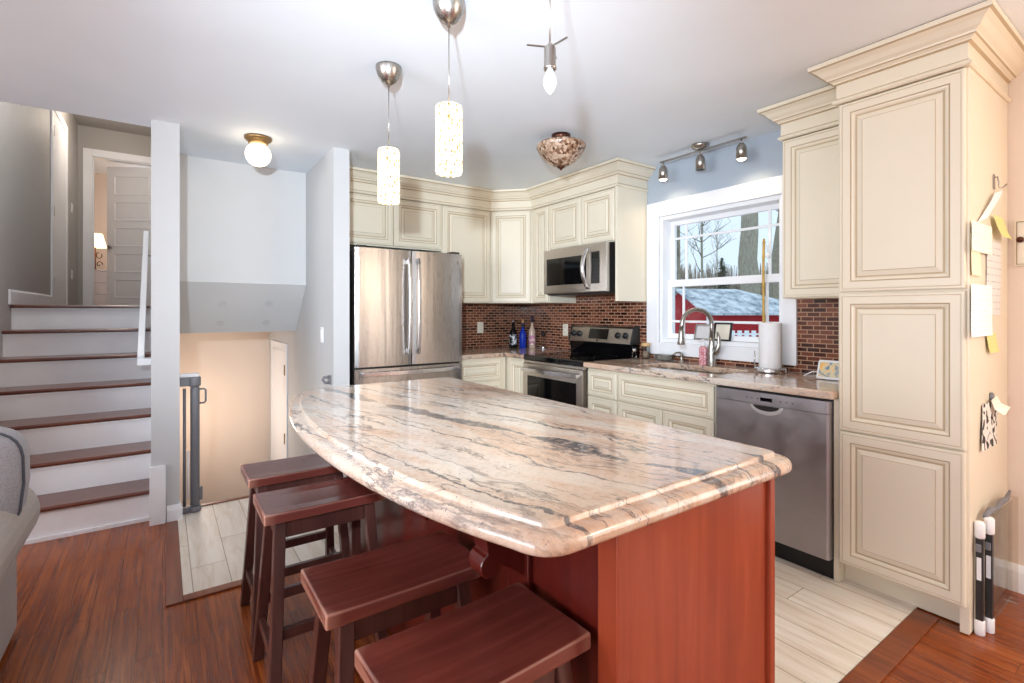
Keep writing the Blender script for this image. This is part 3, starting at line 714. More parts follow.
# pantry
t = thing('pantry_cabinet', 'tall cream pantry cabinet with three stacked raised-panel doors', 'cabinet', (XW, 1.045, 0), -90)
body(t, 0.468, 0.61, 0, 2.262, 0.11)
doors(t, [(0.010, 0.459, 0.116, 0.731), (0.010, 0.459, 0.738, 1.372), (0.010, 0.459, 1.382, 2.258)], 0.61)
mb = MB(); mb.box(-0.0205, -0.0005, -0.6095, -0.5, 0.0065, 0.875); mb.build('filler', M['cream'], t)
mb = MB()
loc = lambda x, y: (1.045 - y, x - XW)      # world to the pantry's own frame
mb.sweep(CROWN, [loc(2.78, 1.045), loc(2.60, 1.045), loc(2.60, 0.577), loc(3.2285, 0.577)], mats=CM); mb.build('crown', CR, t)
mb = MB(); mb.box(0.438, 0.467, -0.6095, -0.546, 0.0065, 0.1095); mb.build('toe_end', M['cream'], t)

# base cabinets, window wall
t = thing('base_cabinet', 'cream base cabinet with a drawer over a narrow door right of the range', 'cabinet', (XW, 2.741, 0), -90, 'cream base cabinets')
body(t, 0.306, 0.61, 0, 0.875, 0.11); doors(t, [(0.014, 0.302, 0.670, 0.858)], 0.61, 'drawer_front'); doors(t, [(0.014, 0.302, 0.116, 0.662)], 0.61)
t = thing('base_cabinet', 'cream sink base cabinet with a wide false drawer over two doors', 'cabinet', (XW, 2.433, 0), -90, 'cream base cabinets')
mb = MB(); mb.box(0.0, 0.752, -0.545, -0.002, 0.0065, 0.11); mb.box(0, 0.752, -0.61, -0.002, 0.11, 0.66); mb.box(0, 0.752, -0.61, -0.575, 0.66, 0.875); mb.box(0, 0.02, -0.575, -0.002, 0.66, 0.875); mb.box(0.732, 0.752, -0.575, -0.002, 0.66, 0.875)
mb.build('body', M['cream'], t)
doors(t, [(0.006, 0.746, 0.670, 0.858)], 0.61, 'drawer_front'); doors(t, [(0.006, 0.382, 0.116, 0.662), (0.388, 0.746, 0.116, 0.662)], 0.61)
# base cabinets, fridge wall and corner
t = thing('base_cabinet', 'cream drawer base cabinet right of the refrigerator', 'cabinet', (2.085, YB, 0), 0, 'cream base cabinets')
body(t, 0.510, 0.61, 0, 0.875, 0.11); doors(t, [(0.006, 0.455, 0.670, 0.858), (0.006, 0.455, 0.394, 0.662), (0.006, 0.455, 0.116, 0.386)], 0.61, 'drawer_front')
t = thing('base_cabinet', 'cream corner base cabinet with a narrow door left of the range', 'cabinet', (XW, 4.4, 0), -90, 'cream base cabinets')
body(t, 0.882, 0.61, 0, 0.875, 0.11); doors(t, [(0.648, 0.876, 0.116, 0.858)], 0.61)

# worktops
t = MB().prism([(2.072, 4.411), (2.072, 3.768), (2.578, 3.768), (2.578, 3.512), (3.221, 3.512), (3.221, 4.411)], 0.876, 0.915).build('countertop', M['granite_pink'], bevel=0.010, seg=3)
tag(t, 'pink granite worktop wrapping the corner left of the range', 'countertop')
mb = MB()
x0, x1, y0, y1 = 2.562, 3.221, 1.0465, 2.738
hx0, hx1, hy0, hy1 = 2.70, 3.05, 1.72, 2.36
hole = rrect(hx0, hx1, hy0, hy1, 0.06, 5)
bm = bmesh.new()
ov = [bm.verts.new((x, y, 0.915)) for x, y in ((x0, y0), (x1, y0), (x1, y1), (x0, y1))]
hv = [bm.verts.new((x, y, 0.915)) for x, y in hole]
ed = [bm.edges.new((ov[i], ov[(i + 1) % 4])) for i in range(4)] + [bm.edges.new((hv[i], hv[(i + 1) % len(hv)])) for i in range(len(hv))]
bmesh.ops.triangle_fill(bm, use_beauty=True, edges=ed)
r_ = bmesh.ops.extrude_face_region(bm, geom=list(bm.faces))
bmesh.ops.translate(bm, vec=(0, 0, -0.039), verts=[g for g in r_['geom'] if isinstance(g, bmesh.types.BMVert)])
bmesh.ops.recalc_face_normals(bm, faces=bm.faces)
me = bpy.data.meshes.new('countertop'); bm.to_mesh(me); bm.free(); me.materials.append(M['granite_pink'])
t = bpy.data.objects.new('countertop', me); C.objects.link(t)
b = t.modifiers.new('bevel', 'BEVEL'); b.width = 0.010; b.segments = 3; b.limit_method = 'ANGLE'; b.angle_limit = R(50)
tag(t, 'pink granite worktop around the sink and over the dishwasher', 'countertop')

# sink
t = thing('sink', 'stainless undermount sink below the window', 'sink', (0, 0, 0))
mb = MB()
def rl(d, z): return [(x, y, z) for x, y in rrect(hx0 - d, hx1 + d, hy0 - d, hy1 + d, 0.06 + min(d, 0), 5)]
mb.loft([rl(0.012, 0.875), rl(0.012, 0.872), rl(-0.003, 0.872), rl(-0.006, 0.74), rl(-0.03, 0.705), rl(-0.03, 0.70), rl(0.002, 0.70), rl(0.004, 0.869)], smooth=True, cap0=False, cap1=False)
mb.add(rl(-0.03, 0.705), [list(range(24))]); mb.add(rl(-0.03, 0.70), [list(range(24))])
mb.build('basin', M['nickel'], t)
mb = MB(); mb.lathe([(0.042, 0.7055), (0.042, 0.709), (0.034, 0.710), (0.03, 0.707), (0.001, 0.707)], (2.875, 2.04, 0), 24); mb.build('drain', M['handle'], t)

# ---------------------------------------------------------------- refrigerator
t = thing('refrigerator', 'stainless french-door refrigerator with a bottom freezer drawer', 'refrigerator', (1.158, YB - 0.03, 0))
W = 0.91
mb = MB(); mb.box(0.004, W - 0.004, -0.665, 0, 0.03, 1.755); mb.build('body', M['dark'], t, bevel=0.004)
mb = MB(); mb.box(0.02, W - 0.02, -0.665, -0.62, 0.006, 0.10); mb.build('kick_plate', M['blackp'], t)
def fdoor(x0, x1, z0, z1, bulge=0.010):
    mb = MB(); n = 14; front = []
    yb, yf = -0.668, -0.712
    prof = [(x0, yb)] + [(x0 + 0.001 + (x1 - x0 - 0.002) * i / n, yf - bulge * (1 - (2 * i / n - 1) ** 2) - (0 if 0 < i < n else -0.006)) for i in range(n + 1)] + [(x1, yb)]
    return mb.loft([[(x, y, z) for x, y in prof] for z in (z0, z1)])
def side_of(mb, name, mats, par): return mb.build(name, mats, par, bevel=0.003)
a = side_of(fdoor(0, W / 2 - 0.003, 0.872, 1.772), 'door', M['fridge_steel'], t)
b_ = side_of(fdoor(W / 2 + 0.003, W, 0.872, 1.772), 'door', M['fridge_steel'], t)
fz = side_of(fdoor(0, W, 0.105, 0.860), 'freezer_drawer', M['fridge_steel'], t)
for sx, par in ((-1, a), (1, b_)):
    mb = MB(); x = W / 2 + sx * 0.038
    mb.loft([[(x - 0.012, yy, z), (x + 0.012, yy, z), (x + 0.012, yy - 0.02, z), (x - 0.012, yy - 0.02, z)] for z, yy in ((0.955, -0.742), (1.0, -0.752), (1.2, -0.762), (1.4, -0.764), (1.55, -0.760), (1.665, -0.752), (1.71, -0.742))])
    for z in (0.985, 1.68): mb.box(x - 0.010, x + 0.010, -0.765, -0.715, z - 0.018, z + 0.018)
    mb.build('handle', M['handle'], par, bevel=0.004)
mb = MB(); n = 12
mb.loft([[(x, yy + 0.012, 0.808), (x, yy - 0.010, 0.806), (x, yy - 0.010, 0.838), (x, yy + 0.012, 0.836)] for x, yy in [(0.05 + 0.81 * i / n, -0.750 - 0.022 * (1 - (2 * i / n - 1) ** 2)) for i in range(n + 1)]])
for x in (0.06, 0.85): mb.box(x - 0.014, x + 0.014, -0.755, -0.714, 0.810, 0.834)
mb.build('handle', M['handle'], fz, bevel=0.003)
mb = MB(); mb.lathe([(0.016, -0.7135), (0.016, -0.717), (0.012, -0.718), (0.001, -0.718)], (W - 0.045, 0, 1.70), 20, axis='y'); mb.build('badge', M['nickel'], b_)
for x in (0.06, W - 0.06):
    mb = MB(); mb.box(x - 0.04, x + 0.04, -0.70, -0.60, 1.7725, 1.79); mb.build('hinge_cover', M['dark'], t, bevel=0.006)

# ---------------------------------------------------------------- range, rotated so local -y faces the room
t = thing('range', 'stainless electric range with a black glass cooktop and backguard', 'range', (XW - 0.012, 3.509, 0), -90)
W = 0.762
mb = MB(); mb.box(0, W, -0.60, -0.01, 0.0065, 0.871); mb.build('body', M['dark'], t, bevel=0.002)
mb = MB(); mb.loft([[(0.0 - d, -0.635 - d, z), (W + d, -0.635 - d, z), (W + d, -0.012, z), (0.0 - d, -0.012, z)] for d, z in ((-0.004, 0.872), (0, 0.878), (0, 0.912), (-0.008, 0.919))]); mb.build('cooktop', M['black'], t)
for x, y, r in ((0.2, -0.45, 0.105), (0.56, -0.45, 0.09), (0.2, -0.2, 0.08), (0.56, -0.2, 0.1)):
    mb = MB(); lp = lambda rr, z: [(x + rr * math.cos(k * math.pi / 18), y + rr * math.sin(k * math.pi / 18), z) for k in range(36)]
    mb.loft([lp(r, 0.9191), lp(r, 0.9194), lp(r - 0.004, 0.9194), lp(r - 0.004, 0.9191)], cap0=False, cap1=False); mb.build('burner_ring', M['dark'], t)
dr = MB(); dr.loft([[(0.004, y, z0), (W - 0.004, y, z0), (W - 0.004, y, z1), (0.004, y, z1)] for y, z0, z1 in ((-0.60, 0.225, 0.848), (-0.640, 0.225, 0.848), (-0.646, 0.231, 0.842))])
od = dr.build('oven_door', M['steel'], t, bevel=0.002)
mb = MB(); mb.box(0.075, 0.687, -0.650, -0.6462, 0.335, 0.745); mb.box(0.115, 0.647, -0.6505, -0.650, 0.375, 0.705); mb.build('oven_window', M['black'], od, bevel=0.002)
mb = MB(); n = 12
mb.loft([[(x, yy + 0.011, 0.788), (x, yy - 0.009, 0.786), (x, yy - 0.009, 0.818), (x, yy + 0.011, 0.816)] for x, yy in [(0.03 + 0.702 * i / n, -0.685 - 0.020 * (1 - (2 * i / n - 1) ** 2)) for i in range(n + 1)]])
for x in (0.045, 0.717): mb.box(x - 0.014, x + 0.014, -0.69, -0.6465, 0.791, 0.813)
mb.build('handle', M['handle'], od, bevel=0.003)
mb = MB(); mb.box(0.003, W - 0.003, -0.632, -0.60, 0.850, 0.8715); mb.build('front_panel', M['steel'], t, bevel=0.003)
mb = MB(); mb.loft([[(0.004, y, z0), (W - 0.004, y, z0), (W - 0.004, y, z1), (0.004, y, z1)] for y, z0, z1 in ((-0.60, 0.04, 0.215), (-0.640, 0.04, 0.215), (-0.645, 0.045, 0.210))]); mb.build('storage_drawer', M['steel'], t)
bg = MB(); bg.loft([[(x, y, z) for y, z in ((-0.012, 0.9195), (-0.085, 0.9195), (-0.105, 1.015), (-0.075, 1.02), (-0.012, 1.02))] for x in (0.004, W - 0.004)]); bgo = bg.build('backguard', M['black'], t)
bp = MB(); bp.loft([[(x, y, z) for y, z in ((-0.014, 1.021), (-0.112, 1.021), (-0.112, 1.028), (-0.078, 1.148), (-0.060, 1.165), (-0.014, 1.165))] for x in (0.014, W - 0.014)]); cp = bp.build('control_panel', M['steel'], bgo, bevel=0.003)
for x0_, x1_ in ((0.0, 0.0135), (W - 0.0135, W)):
    mb = MB(); mb.loft([[(x, y, z) for y, z in ((-0.012, 1.021), (-0.118, 1.021), (-0.118, 1.03), (-0.082, 1.155), (-0.062, 1.172), (-0.012, 1.172))] for x in (x0_, x1_)]); mb.build('end_cap', M['dark'], bgo, bevel=0.002)
sl = lambda z: -0.112 + (z - 1.028) / 0.12 * 0.034
mb = MB(); mb.loft([[(x, sl(z) - 0.001 - o_, z) for x, z in ((0.255, 1.055), (0.485, 1.055), (0.485, 1.142), (0.255, 1.142))] for o_ in (0, 0.004)]); mb.build('display', M['black'], cp)
for x in (0.06, 0.135, 0.60, 0.685):
    z = 1.092; y = sl(z); k = thing; mb = MB()
    ax = Vector((0, -0.962, -0.272)).normalized(); u = Vector((1, 0, 0)); w = ax.cross(u)
    mb.loft([[Vector((x, y, z)) + ax * h + (u * math.cos(q * math.pi / 10) + w * math.sin(q * math.pi / 10)) * r for q in range(20)] for r, h in ((0.027, 0.0), (0.027, 0.006), (0.022, 0.008), (0.019, 0.026), (0.016, 0.029))], smooth=True); mb.build('knob', M['blackp'], cp)
mb = MB(); mb.lathe([(0.009, sl(1.04) - 0.0), (0.009, sl(1.04) - 0.004), (0.001, sl(1.04) - 0.0042)], (0.37, 0, 1.04), 14, axis='y'); mb.build('badge', M['dark'], cp)

# ---------------------------------------------------------------- microwave
t = thing('microwave', 'stainless over-the-range microwave with a bowed handle', 'microwave', (XW, 3.522, 0), -90)
W = 0.776
mb = MB(); mb.box(0, W, -0.375, -0.009, 1.442, 1.834); mb.build('body', M['dark'], t, bevel=0.003)
dm = MB(); dm.loft([[(0.0, y, z0), (0.595, y, z0), (0.595, y, z1), (0.0, y, z1)] for y, z0, z1 in ((-0.376, 1.448, 1.834), (-0.408, 1.448, 1.834), (-0.412, 1.452, 1.830))]); dm = dm.build('door', M['steel'], t, bevel=0.002)
mb = MB(); mb.box(0.045, 0.55, -0.4155, -0.4122, 1.520, 1.755); mb.build('door_window', M['black'], dm, bevel=0.0015)
mb = MB(); mb.loft([[(0.597, y, z0), (W, y, z0), (W, y, z1), (0.597, y, z1)] for y, z0, z1 in ((-0.376, 1.448, 1.834), (-0.408, 1.448, 1.834), (-0.412, 1.452, 1.830))]); fp = mb.build('control_side', M['steel'], t, bevel=0.002)
mb = MB(); mb.box(0.612, 0.702, -0.4155, -0.4122, 1.515, 1.770); pd = mb.build('keypad', M['blackp'], fp, bevel=0.0015)
mb = MB()
for i in range(5):
    for j in range(3): mb.box(0.620 + j * 0.027, 0.640 + j * 0.027, -0.4162, -0.4156, 1.525 + i * 0.034, 1.547 + i * 0.034)
mb.build('buttons', M['dark'], pd)
mb = MB(); mb.box(0.622, 0.692, -0.4162, -0.4156, 1.715, 1.758); mb.build('display', M['black'], pd)
mb = MB(); n = 16; pts = [(0.572 , -0.415 - 0.062 * math.sin(math.pi * i / n) ** 0.8, 1.475 + 0.335 * i / n) for i in range(n + 1)]
mb.loft([[(x - 0.016, y + 0.006, z), (x + 0.016, y + 0.006, z), (x + 0.012, y - 0.010, z), (x - 0.012, y - 0.010, z)] for x, y, z in pts], smooth=True); mb.build('handle', M['handle'], dm)
mb = MB(); mb.box(0.01, W - 0.01, -0.37, -0.05, 1.436, 1.4419); mb.build('vent_grille', M['dark'], t)

# ---------------------------------------------------------------- dishwasher
t = thing('dishwasher', 'stainless dishwasher with a pocket handle between sink base and pantry', 'dishwasher', (XW, 1.671, 0), -90)
W = 0.603
mb = MB(); mb.box(0.004, W - 0.004, -0.60, -0.02, 0.10, 0.868); mb.build('body', M['blackp'], t)
mb = MB(); mb.box(0.004, W - 0.004, -0.595, -0.50, 0.0065, 0.10); mb.build('kick_plate', M['blackp'], t)
def dwp(z0, z1, name, mat):
    mb = MB(); mb.loft([[(0.003 + d, y, z0), (W - 0.003 - d, y, z0), (W - 0.003 - d, y, z1), (0.003 + d, y, z1)] for d, y in ((0, -0.6005), (0, -0.632), (0.003, -0.640), (0.012, -0.646))]); return mb.build(name, mat, t)
dwp(0.108, 0.800, 'door', M['dw_steel'])
pn = dwp(0.802, 0.862, 'control_panel', M['dw_steel'])
mb = MB(); mb.box(0.268, 0.330, -0.6475, -0.6462, 0.820, 0.838); mb.build('display', M['black'], pn)
for i in range(9):
    if i not in (3, 4, 5):
        mb = MB(); mb.box(0.19 + i * 0.03, 0.196 + i * 0.03, -0.6468, -0.6461, 0.826, 0.832); mb.build('button', M['dark'], pn)
mb = MB(); n = 14
out = [(0.215, 0.7985), (0.385, 0.7985)] + [(0.385 - 0.17 * i / n, 0.790 - 0.042 * math.sin(math.pi * i / n) ** 0.55) for i in range(n + 1)]
mb.loft([[(0.300 + (x - 0.300) * k, y, 0.785 + (z - 0.785) * k) for x, z in out] for k, y in ((1.0, -0.6462), (1.0, -0.6478), (0.94, -0.6496))], smooth=False); ph = mb.build('pocket_handle', plain('satin_handle_metal', S(214, 212, 214), 0.4, 0.5), t)
out2 = [(0.232, 0.7975), (0.368, 0.7975)] + [(0.368 - 0.136 * i / n, 0.791 - 0.022 * math.sin(math.pi * i / n) ** 0.6) for i in range(n + 1)]
mb = MB(); mb.loft([[(x, y, z) for x, z in out2] for y in (-0.6465, -0.6499)]); mb.build('pocket_shade', M['dark'], ph)  # flat dark plate painted in for the shade inside the pocket

# ---------------------------------------------------------------- island
t = thing('kitchen_island', 'cherry kitchen island with a bowed cream granite top', 'island', (0, 0, 0))
def bez(p0, p1, p2, p3, n):
    return [tuple(((1 - q) ** 3) * a + 3 * q * (1 - q) ** 2 * b + 3 * q * q * (1 - q) * c + q ** 3 * d for a, b, c, d in zip(p0, p1, p2, p3)) for q in [i / n for i in range(n)]]
outl = []
outl += bez((0.590, 0.646), (0.540, 0.646), (0.515, 0.668), (0.503, 0.722), 10)
outl += bez((0.503, 0.722), (0.345, 1.12), (0.325, 1.85), (0.452, 2.32), 30)
outl += bez((0.452, 2.32), (0.475, 2.41), (0.50, 2.598), (0.68, 2.60), 14)
outl += [(0.68 + 0.645 * i / 6, 2.60) for i in range(6)]
outl += bez((1.325, 2.60), (1.37, 2.60), (1.396, 2.575), (1.396, 2.53), 8)
outl += [(1.396, 2.53 - 1.812 * i / 14) for i in range(14)]
outl += bez((1.396, 0.718), (1.396, 0.672), (1.370, 0.646), (1.324, 0.646), 8)
outl += [(1.324 - 0.734 * i / 8, 0.646) for i in range(8)]
def inset(poly, d):
    n = len(poly); out = []
    for i in range(n):
        a = Vector(poly[i - 1]); b = Vector(poly[(i + 1) % n]); tt = (b - a).normalized()
        nn = Vector((tt.y, -tt.x)); out.append((poly[i][0] + nn.x * d, poly[i][1] + nn.y * d))
    return out
ar = sum(outl[i][0] * outl[(i + 1) % len(outl)][1] - outl[(i + 1) % len(outl)][0] * outl[i][1] for i in range(len(outl)))
sg = 1 if ar < 0 else -1
EDGE = [(0.034, 0.868), (0.008, 0.868), (0.003, 0.870), (0.0, 0.876), (0.0, 0.884), (0.0025, 0.892), (0.008, 0.898), (0.016, 0.9015), (0.026, 0.9025), (0.0375, 0.9032), (0.0395, 0.9038), (0.0405, 0.9055), (0.0412, 0.9110), (0.0425, 0.9135), (0.0450, 0.9148), (0.0480, 0.915)]
mb = MB(); mb.loft([[(x, y, z) for x, y in inset(outl, sg * d)] for d, z in EDGE], smooth=False)
for i in range(len(mb.f) - 2): mb.sm[i] = True
mb.build('countertop', M['granite'], t)
BX0, BX1, BY0, BY1 = 0.735, 1.335, 0.692, 2.50
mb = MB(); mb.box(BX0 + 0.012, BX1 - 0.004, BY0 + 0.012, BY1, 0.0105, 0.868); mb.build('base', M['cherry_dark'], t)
mb = MB(); mb.box(BX0 + 0.035, BX1 - 0.022, BY0 + 0.005, BY0 + 0.0115, 0.0105, 0.8675); mb.build('end_panel', M['cherry'], t)
for xa, xb in ((BX0, BX0 + 0.034), (BX1 - 0.021, BX1 + 0.004)):
    mb = MB(); mb.box(xa, xb, BY0 - 0.006, BY0 + 0.05, 0.0105, 0.8675); mb.build('corner_post', M['cherry'], t, bevel=0.003)
for y in (1.02, 1.60, 2.18):
    pr_ = [(BX0 + 0.011, 0.8675), (0.505, 0.8675), (0.502, 0.845), (0.520, 0.836)]
    pr_ += [(0.520 + 0.10 * math.sin(R(90 * i / 8)), 0.836 - 0.085 * (1 - math.cos(R(90 * i / 8)))) for i in range(1, 9)]
    pr_ += [(0.634 + 0.028 * math.cos(R(110 + 240 * i / 12)), 0.690 + 0.031 * math.sin(R(110 + 240 * i / 12))) for i in range(13)]
    pr_ += [(0.690, 0.668), (BX0 + 0.011, 0.625)]
    mb = MB(); mb.loft([[(x, y - 0.030, z) for x, z in pr_], [(x, y + 0.030, z) for x, z in pr_]])
    cb_ = mb.build('corbel', M['cherry_dark'], t, bevel=0.003)
    mb = MB(); mb.box(BX0 - 0.004, BX0 + 0.0115, y - 0.045, y + 0.045, 0.58, 0.8675); mb.build('backing_plate', M['cherry_dark'], cb_, bevel=0.003)

# ---------------------------------------------------------------- bar stools
def make_stool():
    t = thing('bar_stool', 'x', 'stool', (0, 0, 0), 0, 'dark wood saddle stools along the island')
    H, w, d = 0.63, 0.41, 0.245
    mb = MB(); n = 10; loops = []
    for i in range(n + 1):
        x = -w / 2 + w * i / n; e = min(1, min(i, n - i) / 0.6) if i in (0, n) else 1
        dip = 0.007 * (1 - (2 * i / n - 1) ** 2)
        loops.append([(x, -d / 2, H - 0.036), (x, d / 2, H - 0.036), (x, d / 2, H - dip * 0.3), (x, d / 4, H - dip), (x, 0, H - dip), (x, -d / 4, H - dip), (x, -d / 2, H - dip * 0.3)])
    mb.loft(loops); mb.build('seat', M['stool'], t, bevel=0.006, seg=3)
    tops = {}
    for sx in (-1, 1):
        for sy in (-1, 1):
            tx, ty = sx * (w / 2 - 0.055), sy * (d / 2 - 0.045); fx, fy = sx * (w / 2 - 0.022), sy * (d / 2 + 0.040)
            a = 0.018
            q = lambda x, y, z: [(x - a, y - a, z), (x + a, y - a, z), (x + a, y + a, z), (x - a, y + a, z)]
            mb = MB(); mb.hexa(q(fx, fy, 0.0), q(tx, ty, H - 0.037)); mb.build('leg', M['stool_leg'], t, bevel=0.003)
            tops[(sx, sy)] = ((fx, fy), (tx, ty))
    def at(sx, sy, z):
        (fx, fy), (tx, ty) = tops[(sx, sy)]; k = z / (H - 0.037)
        return Vector((fx + (tx - fx) * k, fy + (ty - fy) * k, z))
    for sy in (-1, 1):
        p, q_ = at(-1, sy, H - 0.070), at(1, sy, H - 0.070)
        mb = MB(); mb.beam(p + Vector((0.0185, 0, 0)), q_ - Vector((0.0185, 0, 0)), 0.02, 0.056); mb.build('apron', M['stool_leg'], t, bevel=0.002)
        p, q_ = at(-1, sy, 0.235), at(1, sy, 0.235)
        mb = MB(); mb.beam(p + Vector((0.0185, 0, 0)), q_ - Vector((0.0185, 0, 0)), 0.02, 0.036); mb.build('stretcher', M['stool_leg'], t, bevel=0.002)
    for sx in (-1, 1):
        p, q_ = at(sx, -1, H - 0.070), at(sx, 1, H - 0.070)
        mb = MB(); mb.beam(p + Vector((0, 0.0185, 0)), q_ - Vector((0, 0.0185, 0)), 0.02, 0.056); mb.build('apron', M['stool_leg'], t, bevel=0.002)
        p, q_ = at(sx, -1, 0.155), at(sx, 1, 0.155)
        mb = MB(); mb.beam(p + Vector((0, 0.0185, 0)), q_ - Vector((0, 0.0185, 0)), 0.02, 0.036); mb.build('stretcher', M['stool_leg'], t, bevel=0.002)
    return t
def dup(root, loc, rz, label):
    r = root.copy(); C.objects.link(r); r.location = loc; r.rotation_euler = (0, 0, R(rz)); r['label'] = label
    for ch in list(root.children):
        c = ch.copy(); C.objects.link(c); c.parent = r
        for g in list(ch.children):
            e = g.copy(); C.objects.link(e); e.parent = c
    return r
st0 = make_stool()
st0.location = (0.515, 0.862, 0.0); st0.rotation_euler = (0, 0, R(2)); st0['label'] = 'dark wood saddle stool nearest the camera, under the front corner of the island'
dup(st0, (0.494, 1.238, 0.0), 0, 'dark wood saddle stool, second from the front along the island')
dup(st0, (0.472, 1.897, 0.0), 0, 'dark wood saddle stool, third from the front along the island')
dup(st0, (0.480, 2.315, 0.0), 0, 'dark wood saddle stool at the far rounded end of the island')

# ---------------------------------------------------------------- staircase
t = thing('staircase', 'seven-step staircase with brown treads and white risers', 'stairs', (0, 0, 0))
RUN, RISE, SY = 0.2552, 0.192, 3.785
for i in range(7):
    y = SY + RUN * i; z = RISE * (i + 1)
    mb = MB(); mb.box(-0.953, -0.060, y + 0.028, y + 0.048, z - RISE + (0.0005 if i == 0 else 0.0), z - 0.0245)
    if i == 0: mb.box(-0.953, -0.067, y + 0.016, y + 0.0275, 0.0005, 0.022)
    else: mb.box(-0.953, -0.060, y + 0.016, y + 0.0275, z - 0.040, z - 0.0245)
    mb.build('riser', M['riser'], t)
    mb = MB(); y1_ = y + RUN + 0.046 if i < 6 else y + 0.06
    prof = [(y + 0.010, z - 0.024), (y1_ - 0.019, z - 0.024), (y1_ - 0.019, z), (y + 0.012, z), (y + 0.004, z - 0.003), (y, z - 0.010), (y, z - 0.016), (y + 0.004, z - 0.022)]
    mb.loft([[(-0.953, a, b) for a, b in prof], [(-0.0605, a, b) for a, b in prof]]); mb.build('tread', M['tread'], t)
mb = MB(); th = math.atan2(RISE, RUN)
pr_ = [(3.70, 0.0), (3.70, 0.16), (SY + RUN * 6 + 0.02, 1.344 + 0.115), (SY + RUN * 6 + 0.02, 1.20), (3.98, 0.0)]
# handrail
t = thing('handrail', 'white square handrail on the wall right of the stairs', 'handrail', (0, 0, 0))
mb = MB(); d = Vector((0, RUN, RISE)).normalized(); a = Vector((-0.125, 4.33, 0.965)); b = a + d * 1.75
mb.beam(a, b, 0.040, 0.052); mb.build('rail', M['white'], t, bevel=0.004)
mb = MB(); mb.box(-0.145, -0.0585, 4.285, 4.33, 0.918, 0.965); mb.build('return', M['white'], t, bevel=0.004)
for k in (0.45, 1.5):
    p = a + d * k; mb = MB(); mb.tube([(-0.0585, p.y, p.z - 0.075), (-0.10, p.y, p.z - 0.075), (-0.125, p.y, p.z - 0.055), (-0.125, p.y, p.z - 0.028)], 0.006, 8)
    mb.lathe([(0.028, -0.0585), (0.028, -0.064), (0.01, -0.068)], (0, p.y, p.z - 0.075), 14, axis='x'); mb.build('bracket', M['nickel'], t)

# ---------------------------------------------------------------- safety gate at the head of the lower stairs
t = thing('safety_gate', 'grey retractable safety gate on the wall end at the lower stairs', 'gate', (0.087, 3.80, 0))
mb = MB(); mb.box(0.0005, 0.105, -0.012, 0.030, 0.872, 0.894); mb.build('mounting_board', M['white'], t, bevel=0.002)
mb = MB(); mb.lathe([(0.020, 0.045), (0.026, 0.05), (0.026, 0.80), (0.020, 0.815)], (0.083, 0, 0), 20); mb.build('housing', M['gate_grey'], t)
mb = MB(); mb.lathe([(0.009, 0.05), (0.009, 0.80)], (0.026, -0.006, 0), 12); mb.build('pull_bar', M['gate_grey'], t)
mb = MB(); mb.lathe([(0.0055, 0.10), (0.0055, 0.40)], (0.046, -0.016, 0), 10); mb.build('white_strip', M['white'], t)
mb = MB(); mb.box(0.0005, 0.075, -0.020, 0.020, 0.815, 0.870); mb.lathe([(0.034, 0.812), (0.036, 0.82), (0.036, 0.868), (0.030, 0.872)], (0.080, 0, 0), 20); mb.build('top_bracket', M['gate_grey'], t, bevel=0.003)
mb = MB(); mb.box(0.0005, 0.075, -0.022, 0.022, 0.008, 0.044); mb.lathe([(0.036, 0.008), (0.036, 0.04), (0.030, 0.045)], (0.080, 0, 0), 20); mb.build('bottom_bracket', M['gate_grey'], t, bevel=0.003)
mb = MB(); mb.tube([(0.108, 0, 0.79), (0.134, 0, 0.79), (0.142, 0, 0.78), (0.142, 0, 0.71), (0.134, 0, 0.70), (0.108, 0, 0.70)], 0.006, 8); mb.build('latch_loop', M['gate_grey'], t)
mb = MB(); mb.box(0.104, 0.125, -0.012, 0.012, 0.075, 0.16); mb.build('lower_clip', M['gate_grey'], t, bevel=0.004)
t = thing('gate_catch', 'small grey gate catch on the wall end behind the island tip', 'catch', (0.9855, 3.68, 0.805))
mb = MB(); mb.box(-0.012, -0.0005, -0.028, 0.028, -0.035, 0.03); mb.build('back_plate', M['gate_grey'], t, bevel=0.004)
mb = MB(); mb.tube([(-0.01, -0.01, 0.018), (-0.05, -0.01, 0.018), (-0.056, -0.01, 0.0), (-0.04, -0.01, -0.02), (-0.01, -0.01, -0.024)], 0.009, 8); mb.build('hook', M['gate_grey'], t)

# ---------------------------------------------------------------- sofa corner at the left edge
t = thing('sofa', 'grey fabric sofa with a rolled arm cut by the left edge', 'sofa', (-0.48, 2.79, 0))
mb = MB(); mb.box(-1.9, -0.004, -0.86, -0.004, 0.03, 0.34); mb.build('base', M['sofa'], t, bevel=0.02)
def arm(xo, s):
    mb = MB(); pr_ = [(0.0, 0.02), (0.0, 0.36)] + [(-0.055 + 0.125 * math.cos(R(q)) * 1.0, 0.485 + 0.135 * math.sin(R(q))) for q in range(-55, 200, 15)] + [(-0.20, 0.34), (-0.20, 0.02)]
    mb.loft([[(xo + s * x, y, z) for x, z in pr_] for y in (-0.88, -0.87, -0.02, 0.0)], smooth=False); return mb.build('arm', M['sofa'], t, bevel=0.015, seg=3)
arm(0.0, 1); arm(-1.9, -1)
mb = MB(); mb.box(-1.86, -0.04, -0.13, -0.006, 0.342, 0.80); mb.build('back', M['sofa'], t, bevel=0.03, seg=3)
